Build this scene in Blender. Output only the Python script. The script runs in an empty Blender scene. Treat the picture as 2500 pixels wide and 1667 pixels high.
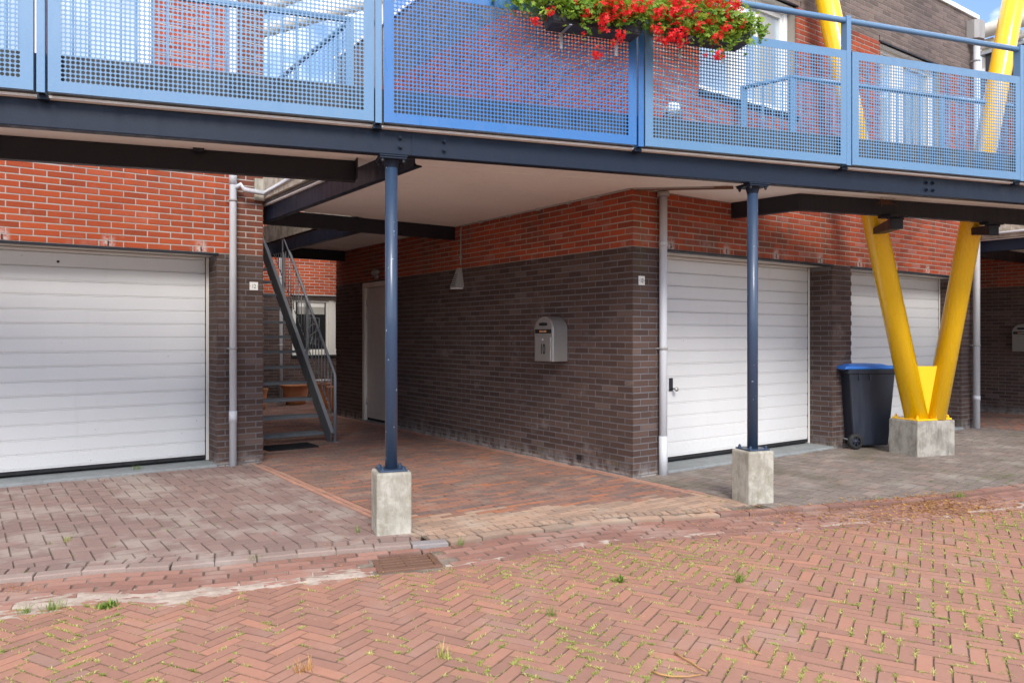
import bpy, bmesh, math, random
from mathutils import Vector, Matrix, noise
random.seed(7)
R = math.radians
SC = bpy.context.scene
COL = SC.collection

# ------------------------------------------------------------------ camera, sky, sun, exposure
TH = R(35.6)
CS, SN = math.cos(TH), math.sin(TH)
CAMX, CAMY, CAMZ = -5.3734, -5.4630, 1.40
cam_d = bpy.data.cameras.new('camera'); cam = bpy.data.objects.new('camera', cam_d); COL.objects.link(cam)
cam_d.sensor_width = 36; cam_d.lens = 36 * 1878 / 2500; cam_d.shift_y = -14.5 / 2500
cam_d.clip_start = .05; cam_d.clip_end = 2000
cam.location = (CAMX, CAMY, CAMZ)
cam.rotation_euler = (R(90), 0, -TH)
SC.camera = cam

SUN_EL, SUN_AZ = R(37), R(205)       # azimuth clockwise from +Y
w = bpy.data.worlds.new('World'); SC.world = w; w.use_nodes = True
nt = w.node_tree; nt.nodes.clear(); N = nt.nodes; Lk = nt.links
out = N.new('ShaderNodeOutputWorld'); bg = N.new('ShaderNodeBackground'); bg.inputs[1].default_value = .15
sky = N.new('ShaderNodeTexSky'); sky.sky_type = 'NISHITA'; sky.sun_disc = False
sky.sun_elevation = SUN_EL; sky.sun_rotation = SUN_AZ; sky.air_density = 1.0; sky.dust_density = .15; sky.ozone_density = 2.0
tc = N.new('ShaderNodeTexCoord'); mp = N.new('ShaderNodeMapping'); mp.inputs['Scale'].default_value = (1.3, 1.3, 3.2); mp.inputs['Location'].default_value = (.9, 2.1, .7)
ns = N.new('ShaderNodeTexNoise'); ns.inputs['Scale'].default_value = 2.1; ns.inputs['Detail'].default_value = 8; ns.inputs['Roughness'].default_value = .58
cr = N.new('ShaderNodeValToRGB'); cr.color_ramp.elements[0].position = .44; cr.color_ramp.elements[1].position = .60
cr.color_ramp.elements[0].color = (.06, .06, .06, 1); cr.color_ramp.elements[1].color = (1, 1, 1, 1)
ns2 = N.new('ShaderNodeTexNoise'); ns2.inputs['Scale'].default_value = 4.3; ns2.inputs['Detail'].default_value = 5
cr2 = N.new('ShaderNodeValToRGB'); cr2.color_ramp.elements[0].color = (5.5, 5.15, 4.8, 1); cr2.color_ramp.elements[1].color = (7.9, 7.4, 6.85, 1)
cr2.color_ramp.elements[0].position = .3; cr2.color_ramp.elements[1].position = .7
mx = N.new('ShaderNodeMix'); mx.data_type = 'RGBA'
Lk.new(tc.outputs['Generated'], mp.inputs[0]); Lk.new(mp.outputs[0], ns.inputs['Vector']); Lk.new(mp.outputs[0], ns2.inputs['Vector'])
Lk.new(ns.outputs[0], cr.inputs[0]); Lk.new(ns2.outputs[0], cr2.inputs[0]); Lk.new(cr.outputs[0], mx.inputs[0])
tn = N.new('ShaderNodeMix'); tn.data_type = 'RGBA'; tn.blend_type = 'MULTIPLY'; tn.inputs[0].default_value = 1; tn.inputs[7].default_value = (.26, .38, .54, 1); Lk.new(sky.outputs[0], tn.inputs[6]); Lk.new(tn.outputs[2], mx.inputs[6]); Lk.new(cr2.outputs[0], mx.inputs[7]); Lk.new(mx.outputs[2], bg.inputs[0]); Lk.new(bg.outputs[0], out.inputs[0])

sd = bpy.data.lights.new('sun', 'SUN'); sd.energy = 1.15; sd.angle = R(20); sd.color = (1.0, .94, .87)
so = bpy.data.objects.new('sun', sd); COL.objects.link(so)
so.rotation_euler = Vector((-math.sin(SUN_AZ) * math.cos(SUN_EL), -math.cos(SUN_AZ) * math.cos(SUN_EL), -math.sin(SUN_EL))).to_track_quat('-Z', 'Y').to_euler()
SC.view_settings.view_transform = 'Standard'; SC.view_settings.look = 'None'; SC.view_settings.gamma = 1; SC.view_settings.use_curve_mapping = False
SC.view_settings.exposure = 1.62

# ------------------------------------------------------------------ frames of reference
P0 = (-5.181367, .130602); DR = (.958993, -.283431); NR = (-.283431, -.958993)
GA = math.atan2(DR[1], DR[0])
def G(t, o, z=0): return Vector((P0[0] + DR[0] * t + NR[0] * o, P0[1] + DR[1] * t + NR[1] * o, z))
def par(x, y):
    dx, dy = x - P0[0], y - P0[1]
    return dx * DR[0] + dy * DR[1], dx * NR[0] + dy * NR[1]
def proj(v):
    dx, dy = v[0] - CAMX, v[1] - CAMY
    u = dx * CS - dy * SN; d = dx * SN + dy * CS
    if d < .1: return None
    return 1250 + 1878 * u / d, 819 - 1878 * (v[2] - CAMZ) / d, d
def gnd(px, py, z=0):       # where a sight line meets height z (used to measure the photograph)
    d = (z - CAMZ) * 1878 / (819 - py); u = (px - 1250) / 1878
    return Vector((CAMX + (u * CS + SN) * d, CAMY + (-u * SN + CS) * d, z))
KT = [(-8, .25), (0.07, .27), (.57, .25), (1.0, .31), (1.41, .30), (1.81, .28), (2.24, .30), (2.61, .34), (3.3, .22), (3.93, .15), (4.63, .22), (5.44, .28), (6.24, .32), (7.19, .33), (8.36, .22), (16, .1)]
def kerb_o(t):
    if t <= KT[0][0]: return KT[0][1]
    for a, b in zip(KT, KT[1:]):
        if t <= b[0]:
            f = (t - a[0]) / (b[0] - a[0]); f = f * f * (3 - 2 * f)
            return a[1] + (b[1] - a[1]) * f
    return KT[-1][1]
def und(x, y, a=.007): return a * (noise.noise(Vector((x * 1.1, y * 1.1, 3.3))) + .5 * noise.noise(Vector((x * 3.1, y * 3.1, 8.3))))

# ------------------------------------------------------------------ materials
class MT:
    def __init__(s, name, rough=.6, metal=0., spec=.5, coat=0.):
        s.m = bpy.data.materials.new(name); s.m.use_nodes = True; s.t = s.m.node_tree; s.b = s.t.nodes['Principled BSDF']
        s.b.inputs['Roughness'].default_value = rough; s.b.inputs['Metallic'].default_value = metal
        s.b.inputs['Specular IOR Level'].default_value = spec; s.b.inputs['Coat Weight'].default_value = coat; s.b.inputs['Coat Roughness'].default_value = .08
        g = s.n('ShaderNodeNewGeometry'); s.pos = g.outputs['Position']; s.geo = g
    def n(s, t, **k):
        x = s.t.nodes.new(t)
        for a, v in k.items(): setattr(x, a, v)
        return x
    def ln(s, a, b): s.t.links.new(a, b)
    def put(s, inp, v):
        if isinstance(v, (int, float)): inp.default_value = v
        elif isinstance(v, (tuple, list)): inp.default_value = tuple(v) + ((1,) if len(v) == 3 and inp.type == 'RGBA' else ())
        else: s.ln(v, inp)
    def math(s, op, a, b=None, c=None, clamp=False):
        x = s.n('ShaderNodeMath', operation=op, use_clamp=clamp); s.put(x.inputs[0], a)
        if b is not None: s.put(x.inputs[1], b)
        if c is not None: s.put(x.inputs[2], c)
        return x.outputs[0]
    def vscale(s, vec, sc):
        x = s.n('ShaderNodeMapping'); s.ln(vec, x.inputs[0]); x.inputs['Scale'].default_value = sc; return x.outputs[0]
    def noise(s, scale, detail=4, rough=.6, vec=None, stretch=None):
        x = s.n('ShaderNodeTexNoise'); x.inputs['Scale'].default_value = scale; x.inputs['Detail'].default_value = detail; x.inputs['Roughness'].default_value = rough
        v = vec or s.pos
        if stretch: v = s.vscale(v, stretch)
        s.ln(v, x.inputs['Vector']); return x.outputs['Fac']
    def rmp(s, f, lo, hi, a=0., b=1.):
        x = s.n('ShaderNodeMapRange', clamp=True); x.interpolation_type = 'SMOOTHSTEP'
        s.put(x.inputs[0], f); x.inputs[1].default_value = lo; x.inputs[2].default_value = hi; x.inputs[3].default_value = a; x.inputs[4].default_value = b
        return x.outputs[0]
    def mix(s, f, a, b, mode='MIX'):
        x = s.n('ShaderNodeMix', data_type='RGBA', blend_type=mode); s.put(x.inputs[0], f); s.put(x.inputs[6], a); s.put(x.inputs[7], b); return x.outputs[2]
    def ramp(s, f, stops):
        x = s.n('ShaderNodeValToRGB'); s.ln(f, x.inputs[0]); e = x.color_ramp.elements
        while len(e) < len(stops): e.new(.5)
        for el, (p, c) in zip(e, stops): el.position = p; el.color = tuple(c) + (1,)
        return x.outputs[0]
    def rnd(s):
        a = s.n('ShaderNodeAttribute', attribute_type='GEOMETRY', attribute_name='rnd'); b = s.n('ShaderNodeAttribute', attribute_type='OBJECT', attribute_name='rnd')
        return s.math('ADD', a.outputs['Fac'], b.outputs['Fac'])
    def xyz(s):
        x = s.n('ShaderNodeSeparateXYZ'); s.ln(s.pos, x.inputs[0]); return x.outputs
    def col(s, c): s.put(s.b.inputs['Base Color'], c); return s
    def bump(s, f, dist=.002, strength=.6):
        x = s.n('ShaderNodeBump'); x.inputs['Distance'].default_value = dist; x.inputs['Strength'].default_value = strength
        s.ln(f, x.inputs['Height']); s.ln(x.outputs[0], s.b.inputs['Normal']); return s
    def rough(s, f): s.put(s.b.inputs['Roughness'], f); return s

def paint(name, c, rough=.35, coat=.0, dirt=.25, dirtc=(.06, .055, .045), bump=.0003, metal=0., streak=True, chips=None, spec=.5, var=.22):
    m = MT(name, rough, metal, coat=coat, spec=spec)
    n1 = m.noise(1.7, 5, .6); n2 = m.noise(14, 5, .65, stretch=(1, 1, .18) if streak else None); n3 = m.noise(160, 2, .5)
    base = m.mix(m.rmp(n1, .3, .75, 0, var), c, tuple(x * .78 for x in c))
    d = m.math('MULTIPLY', m.rmp(n2, .52, .78), m.rmp(n1, .35, .65, .3, 1))
    base = m.mix(m.math('MULTIPLY', d, dirt), base, dirtc)
    if chips:
        sp = m.rmp(m.noise(46, 2, .4), .735, .75); base = m.mix(sp, base, chips)
    m.col(base); m.rough(m.rmp(n2, .3, .8, rough * .85, min(1, rough * 1.5)))
    m.bump(m.math('ADD', n3, m.math('MULTIPLY', n1, 2.)), bump * 4, .5)
    return m.m
def brick_mat(name, stops, eff=None, algae=False, pillar=None, grime=.35, lowband=False, dusty=None, bumpd=.0025):
    m = MT(name, .82, spec=.25)
    r = m.rnd(); c = m.ramp(r, stops)
    n1 = m.noise(55, 5, .7); n2 = m.noise(1.1, 4, .6); n3 = m.noise(9, 4, .6, stretch=(1, 1, .35)); n4 = m.noise(230, 3, .6)
    c = m.mix(m.rmp(n1, .35, .75, 0, .3), c, m.mix(.5, c, (.5, .5, .5), 'MULTIPLY'))
    c = m.mix(m.math('MULTIPLY', m.math('MULTIPLY', m.rmp(n2, .45, .7), m.rmp(n3, .35, .65)), grime), c, (.07, .055, .042))
    X, Y, Z = m.xyz()
    c = m.mix(m.math('MULTIPLY', m.rmp(m.noise(2.3, 5, .65, stretch=(1, 1, 1.6)), .58, .72), .22), c, (.42, .36, .33))
    if eff is not None:      # white salt bloom round the weep slots above the doors, every 0.88 m
        fr = m.math('ABSOLUTE', m.math('SUBTRACT', m.math('FRACT', m.math('DIVIDE', m.math('SUBTRACT', X, eff - .44 - 88), .88)), .5))
        mk = m.math('MULTIPLY', m.rmp(fr, .02, .09, 1, 0), m.math('MULTIPLY', m.rmp(Z, 2.30, 2.44, 1, 0), m.rmp(m.noise(30, 4), .3, .6)))
        mk = m.math('MULTIPLY', mk, m.rmp(Z, 2.2, 2.28, 0, 1))
        c = m.mix(m.math('MULTIPLY', mk, .75), c, (.62, .6, .57))
    if algae:                # green streak down the corner
        a = m.math('MULTIPLY', m.rmp(m.math('ABSOLUTE', m.math('SUBTRACT', X, .115)), .02, .10, 1, 0), m.rmp(Z, 1.6, 2.2, 0, 1))
        a = m.math('MULTIPLY', a, m.rmp(m.noise(24, 5, .7), .38, .56)); a = m.math('MULTIPLY', a, m.rmp(Y, -.05, .03, 1, 0))
        c = m.mix(m.math('MULTIPLY', a, .85), c, (.11, .12, .025))
    if lowband:              # chalky, damp foot of the wall
        k = m.math('MULTIPLY', m.rmp(Z, .05, .17, 1, 0), m.rmp(n3, .40, .62)); c = m.mix(m.math('MULTIPLY', k, .5), c, (.26, .24, .23))
        k = m.math('MULTIPLY', m.rmp(Z, .015, .05, 1, 0), m.rmp(m.noise(6, 4), .35, .6)); c = m.mix(m.math('MULTIPLY', k, .7), c, (.45, .42, .38))
        k = m.math('MULTIPLY', m.rmp(Z, .05, .22, 1, 0), m.rmp(m.noise(3.3, 4), .54, .68)); c = m.mix(m.math('MULTIPLY', k, .5), c, (.12, .11, .06))
    if dusty:
        c = m.mix(m.math('MULTIPLY', m.rmp(m.noise(1.6, 5, .6), .42, .68), dusty[1]), c, dusty[0])
    if pillar is not None:   # damp, sooty bricks beside the downpipe
        k = m.math('MULTIPLY', m.rmp(X, pillar, pillar + .08, 0, 1), m.rmp(n3, .25, .5, .45, 1)); k = m.math('MULTIPLY', k, m.rmp(X, -1, -.9, 1, 0))
        c = m.mix(m.math('MULTIPLY', k, .72), c, (.105, .058, .042))
    m.col(c); m.bump(m.math('ADD', n1, m.math('MULTIPLY', n4, .5)), bumpd, .55)
    return m.m
def mortar_mat(name, c, eff=None):
    m = MT(name, .95, spec=.15); n1 = m.noise(2, 4); n2 = m.noise(90, 4, .7)
    b = m.mix(m.rmp(n1, .35, .7, 0, .5), c, tuple(x * .6 for x in c)); m.col(m.mix(m.rmp(n2, .3, .8, 0, .25), b, tuple(x * .6 for x in c)))
    m.bump(n2, .003, .6); return m.m
def concrete_mat(name, c, stain=(.10, .095, .07), pit=True, amt=.8, moss=0.):
    m = MT(name, .9, spec=.2)
    n1 = m.noise(4.5, 6, .65); n2 = m.noise(22, 5, .6, stretch=(1, 1, .22)); n3 = m.noise(140, 4, .7)
    b = m.mix(m.rmp(n1, .42, .62, 0, amt * .6), c, stain)
    b = m.mix(m.math('MULTIPLY', m.rmp(n2, .5, .68), amt * .55), b, tuple(x * 1.2 for x in stain))
    b = m.mix(m.rmp(m.noise(7, 6, .75), .50, .68, 0, .38), b, tuple(min(1, x * 1.3) for x in c))
    X, Y, Z = m.xyz()
    if moss: b = m.mix(m.math('MULTIPLY', m.rmp(m.noise(11, 5, .7), .48, .6), moss), b, (.13, .13, .035))
    if pit:
        v = m.n('ShaderNodeTexVoronoi'); v.inputs['Scale'].default_value = 38; m.ln(m.pos, v.inputs['Vector'])
        p = m.math('MULTIPLY', m.rmp(v.outputs['Distance'], .05, .16, 1, 0), m.rmp(m.noise(17, 2), .5, .56)); b = m.mix(m.math('MULTIPLY', p, .8), b, (.05, .045, .04))
    b = m.mix(m.rmp(n3, .3, .8, 0, .3), b, tuple(x * .6 for x in c))
    m.col(b); m.bump(m.math('ADD', n3, n1), .004, .7); return m.m
def paver_mat(name, stops, speck=0., dust=None, stain=None, bumpd=.002, edge=.42):
    m = MT(name, .85, spec=.3); r = m.rnd(); c = m.ramp(r, stops)
    n1 = m.noise(2.1, 6, .65); n2 = m.noise(38, 5, .7); n3 = m.noise(260, 3, .8)
    c = m.mix(m.rmp(n2, .4, .75, 0, .22), c, m.mix(.6, c, (.35, .33, .33), 'MULTIPLY'))
    if speck: c = m.mix(m.math('MULTIPLY', m.rmp(n3, .56, .68), speck), c, (.42, .36, .33)); c = m.mix(m.math('MULTIPLY', m.rmp(n3, .44, .34), speck), c, (.07, .06, .06))
    if dust: c = m.mix(m.math('MULTIPLY', m.rmp(n1, dust[2], dust[2] + .16), dust[1]), c, dust[0])
    if stain: c = m.mix(m.math('MULTIPLY', m.rmp(m.noise(.9, 5, .6), stain[2], stain[2] + .14), stain[1]), c, stain[0])
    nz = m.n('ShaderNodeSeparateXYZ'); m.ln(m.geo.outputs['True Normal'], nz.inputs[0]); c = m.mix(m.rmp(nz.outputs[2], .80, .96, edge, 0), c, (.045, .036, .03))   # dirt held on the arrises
    m.col(c); m.rough(m.rmp(n1, .3, .7, .72, .9)); m.bump(m.math('ADD', n2, m.math('MULTIPLY', n3, .8 if speck else .4)), bumpd, .55); return m.m

RED = [(0, (0.290, 0.055, 0.021)), (.25, (0.378, 0.072, 0.026)), (.6, (0.431, 0.084, 0.028)), (.85, (0.387, 0.069, 0.024)), (1, (0.458, 0.114, 0.053))]
RED10 = [(0, (0.225, 0.048, 0.025)), (.4, (0.333, 0.066, 0.030)), (.7, (0.396, 0.074, 0.028)), (.88, (0.279, 0.055, 0.028)), (1, (0.360, 0.120, 0.085))]
BRN = [(0, (0.065, 0.039, 0.032)), (.35, (0.078, 0.047, 0.038)), (.7, (0.092, 0.055, 0.043)), (.93, (0.106, 0.065, 0.052)), (1, (0.132, 0.093, 0.080))]
UPB = [(0, (0.126, 0.095, 0.081)), (.5, (0.162, 0.122, 0.104)), (1, (0.207, 0.153, 0.131))]
M = {}
M['red12'] = brick_mat('red_brick', RED, eff=-4.188, grime=.3, pillar=-3.02)
M['red10'] = brick_mat('weathered_red_brick', RED10, eff=.54, algae=True, grime=.75)
M['redplain'] = brick_mat('bright_red_brick', RED, grime=.15)
M['brown'] = brick_mat('brown_brick', BRN, algae=True, grime=.35, lowband=True)
M['upbrown'] = brick_mat('pale_brown_brick', UPB, grime=.3)
M['mred'] = mortar_mat('light_mortar', (.46, .43, .39)); M['mred10'] = mortar_mat('buff_mortar', (.38, .34, .285)); M['mbrn'] = mortar_mat('dark_mortar', (.17, .16, .165)); M['mup'] = mortar_mat('grey_mortar', (.26, .235, .22))
M['door'] = paint('white_door_paint', (.68, .68, .69), .42, dirt=.16, dirtc=(.35, .31, .27), bump=.0004, streak=True)
def door_mat():
    m = MT('garage_door_paint', .42); X, Y, Z = m.xyz(); n1 = m.noise(2.2, 5); n2 = m.noise(9, 5, .65, stretch=(1, 1, .12)); n3 = m.noise(70, 3, .6)
    c = m.mix(m.rmp(n1, .35, .7, 0, .25), (.66, .655, .64), (.61, .60, .585)); c = m.mix(m.math('MULTIPLY', m.rmp(n2, .56, .76), .10), c, (.40, .36, .30))
    c = m.mix(m.math('MULTIPLY', m.rmp(Z, .1, .55, 1, 0), m.math('MULTIPLY', m.rmp(n3, .54, .74), .30)), c, (.25, .22, .18))
    c = m.mix(m.rmp(m.noise(19, 2, .4), .775, .79, 0, .5), c, (.1, .09, .08)); m.col(c); m.bump(m.math('ADD', m.noise(60, 3, .6, stretch=(.12, 1, 1)), n1), .0012, .5); return m.m
M['door'] = door_mat()
M['trim'] = paint('cream_trim', (.68, .66, .60), .45, dirt=.15, dirtc=(.3, .27, .22))
M['upvc'] = paint('white_frame_paint', (.78, .77, .73), .35, dirt=.08)
M['leafdoor'] = paint('pale_grey_door', (.60, .57, .53), .4, dirt=.1, metal=.2)
M['dframe'] = paint('taupe_frame_paint', (.62, .56, .50), .4, dirt=.1)
M['steelblue'] = paint('blue_rail_paint', (.104, .222, .375), .34, coat=.2, dirt=.12, dirtc=(.10, .13, .13))
M['deepblue'] = paint('deep_blue_rail_paint', (.034, .148, .39), .30, coat=.3, dirt=.08, dirtc=(.05, .08, .10))
M['navy'] = paint('navy_steel_paint', (.010, .017, .033), .40, spec=.22, dirt=.14, dirtc=(.06, .058, .055))
M['column'] = paint('column_blue_paint', (.030, .056, .105), .34, coat=.2, dirt=.2, dirtc=(.08, .08, .08), chips=(.30, .38, .45))
M['black'] = paint('black_steel_paint', (.008, .009, .016), .45, dirt=.2, dirtc=(.035, .032, .032))
M['yellow'] = paint('yellow_gloss_paint', (.92, .53, .002), .24, coat=.5, dirt=.03, dirtc=(.3, .16, .02), bump=.0001, var=.06)
M['galv'] = paint('galvanised_steel', (.27, .285, .30), .42, dirt=.5, dirtc=(.12, .125, .13), metal=.2)
M['galvd'] = paint('dull_galvanised_steel', (.125, .132, .14), .5, dirt=.4, dirtc=(.05, .05, .055))
M['alu'] = paint('brushed_steel', (.50, .48, .445), .33, dirt=.25, dirtc=(.2, .18, .16), metal=.7)
M['pvc'] = paint('grey_pipe_plastic', (.56, .575, .60), .45, dirt=.35, dirtc=(.22, .21, .18))
M['pvcd'] = paint('dull_pipe_plastic', (.33, .32, .31), .5, dirt=.3)
M['rubber'] = paint('black_rubber', (.012, .012, .013), .7, dirt=.2)
M['binbody'] = paint('navy_bin_plastic', (.020, .026, .042), .42, dirt=.2, dirtc=(.06, .06, .065))
M['binlid'] = paint('blue_bin_plastic', (.025, .16, .56), .35, dirt=.1)
M['soffit'] = paint('white_soffit_board', (.88, .86, .82), .75, dirt=.16, dirtc=(.3, .27, .24), streak=False)
M['conc'] = concrete_mat('weathered_concrete', (.47, .445, .385), stain=(.17, .155, .11), moss=.2)
M['conc2'] = concrete_mat('dark_weathered_concrete', (.40, .375, .33), stain=(.07, .06, .045), moss=.1)
M['slab'] = concrete_mat('grey_slab_concrete', (.16, .16, .155), stain=(.04, .04, .038), moss=.08)
M['upstand'] = concrete_mat('stained_pale_concrete', (.55, .50, .43), stain=(.17, .13, .06), moss=.35)
M['sill'] = concrete_mat('threshold_concrete', (.28, .30, .30), stain=(.13, .13, .12), amt=.4)
M['terra'] = paint('terracotta', (.52, .20, .075), .75, dirt=.3, dirtc=(.4, .3, .2))
M['mat'] = paint('black_doormat_fibre', (.012, .012, .013), .95, dirt=.2, bump=.004)
M['planter'] = paint('dark_wicker_plastic', (.035, .035, .042), .5, dirt=.2)
M['rust'] = paint('rusty_iron', (.16, .085, .055), .75, dirt=.5, dirtc=(.08, .05, .04), streak=False)
M['beige'] = paint('beige_roof_tube', (.66, .61, .52), .4, dirt=.15, dirtc=(.3, .27, .2))
M['ink'] = paint('black_ink', (.01, .01, .01), .6, dirt=0)
M['plate'] = paint('white_plate_enamel', (.74, .73, .68), .4, dirt=.15)
M['orange'] = paint('orange_sticker', (.75, .22, .02), .5, dirt=0)
M['twig'] = paint('dry_twig_bark', (.42, .24, .09), .8, dirt=.5, dirtc=(.2, .17, .15))
M['darkroom'] = paint('dim_room', (.02, .02, .022), .8, dirt=0)
M['blind'] = paint('blind_fabric', (.35, .34, .30), .8, dirt=.1)
M['bulb'] = paint('white_lamp_glass', (.8, .8, .78), .25, dirt=.05)
M['lead'] = paint('window_leading', (.3, .3, .29), .5, dirt=0)
g = MT('window_glass', .04, metal=.35); g.col((.52, .60, .64)); g.b.inputs['Specular IOR Level'].default_value = 1.; g.bump(g.noise(1.5, 2), .004, .12); M['glass'] = g.m
g = MT('dark_window_glass', .05, metal=0); g.col((.018, .02, .022)); g.b.inputs['Specular IOR Level'].default_value = .8; M['dglass'] = g.m
def leafm(name, a, b, r=.55):
    m = MT(name, r, spec=.3); m.col(m.ramp(m.rnd(), [(0, a), (1, b)])); m.b.inputs['Subsurface Weight'].default_value = 0
    tr = m.n('ShaderNodeBsdfTranslucent'); m.put(tr.inputs[0], m.ramp(m.rnd(), [(0, tuple(x * 1.6 for x in a)), (1, tuple(x * 1.5 for x in b))])); ms = m.n('ShaderNodeMixShader'); ms.inputs[0].default_value = .3
    o = m.t.nodes['Material Output']; m.ln(m.b.outputs[0], ms.inputs[1]); m.ln(tr.outputs[0], ms.inputs[2]); m.ln(ms.outputs[0], o.inputs[0]); return m.m
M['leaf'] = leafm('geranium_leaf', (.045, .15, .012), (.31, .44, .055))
M['petal'] = leafm('red_petal', (.55, .006, .010), (.80, .03, .03), .5)
M['moss'] = leafm('joint_moss', (.20, .27, .04), (.56, .53, .20), .8)
M['grass'] = leafm('green_grass', (.07, .16, .02), (.26, .34, .07), .6)
M['straw'] = leafm('dry_straw', (.26, .11, .03), (.58, .36, .13), .8)
M['treeleaf'] = leafm('tree_leaf', (.03, .07, .02), (.08, .14, .04), .6)
ROADC = [(0, (0.306, 0.166, 0.123)), (.3, (0.342, 0.182, 0.132)), (.7, (0.372, 0.194, 0.137)), (.93, (0.419, 0.210, 0.142)), (1, (0.306, 0.189, 0.150))]
M['road'] = paver_mat('red_clay_paver', ROADC, dust=((.40, .30, .25), .25, .52), stain=((.19, .125, .10), .3, .55))
M['gutter'] = paver_mat('gutter_clay_paver', [(0, (.25, .135, .105)), (.5, (.30, .155, .118)), (1, (.36, .20, .155))], dust=((.40, .33, .28), .35, .50))
M['pave12'] = paver_mat('brown_concrete_paver', [(0, (.25, .172, .148)), (.5, (.28, .19, .163)), (1, (.31, .212, .182))], speck=.5, dust=((.42, .37, .32), .6, .46), stain=((.14, .12, .09), .3, .56))
M['pave10'] = paver_mat('grey_concrete_paver', [(0, (.205, .172, .15)), (.5, (.235, .195, .168)), (.85, (.26, .215, .185)), (1, (.29, .215, .18))], speck=.4, dust=((.38, .35, .30), .5, .5), stain=((.12, .11, .06), .5, .52))
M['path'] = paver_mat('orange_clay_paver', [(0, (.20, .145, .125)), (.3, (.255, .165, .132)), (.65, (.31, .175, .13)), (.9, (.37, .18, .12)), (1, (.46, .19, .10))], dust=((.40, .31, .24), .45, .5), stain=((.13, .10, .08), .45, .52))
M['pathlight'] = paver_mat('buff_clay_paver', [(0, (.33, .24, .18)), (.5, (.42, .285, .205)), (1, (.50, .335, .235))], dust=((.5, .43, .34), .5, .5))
M['pathedge'] = paver_mat('light_orange_clay_paver', [(0, (.40, .225, .165)), (1, (.50, .27, .19))], dust=((.5, .43, .34), .3, .5))
M['kerb'] = paver_mat('kerb_concrete', edge=.12, stops= [(0, (.30, .225, .19)), (1, (.36, .275, .235))], speck=.6, dust=((.42, .38, .35), .4, .5))
M['kerbgrey'] = paver_mat('grey_kerb_concrete', edge=.12, stops= [(0, (.27, .245, .24)), (1, (.32, .295, .29))], speck=.5)
bed = MT('joint_sand', .98, spec=.1); bed.col(bed.mix(bed.rmp(bed.noise(2.5, 5), .4, .65), (.12, .095, .07), (.27, .225, .185))); bed.bump(bed.noise(120, 4), .004, .8); M['bed'] = bed.m
rb_ = MT('mossy_joint_sand', .98, spec=.1); rb_.col(rb_.mix(rb_.rmp(rb_.noise(7, 5, .7), .50, .60, 0, .8), rb_.mix(rb_.noise(2.5, 4), (.075, .055, .04), (.15, .12, .095)), (.27, .29, .08))); rb_.bump(rb_.noise(120, 4), .004, .8); M['roadbed'] = rb_.m
sn = MT('washed_sand', .98, spec=.1); sn.col(sn.mix(sn.rmp(sn.noise(14, 5, .7), .35, .7), (.36, .29, .24), (.50, .425, .36))); sn.bump(sn.noise(200, 4), .003, .7); M['sand'] = sn.m
gr = MT('far_ground', .95, spec=.1); gr.col(gr.mix(gr.noise(.6, 5), (.16, .12, .10), (.24, .18, .15))); M['far'] = gr.m

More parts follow.
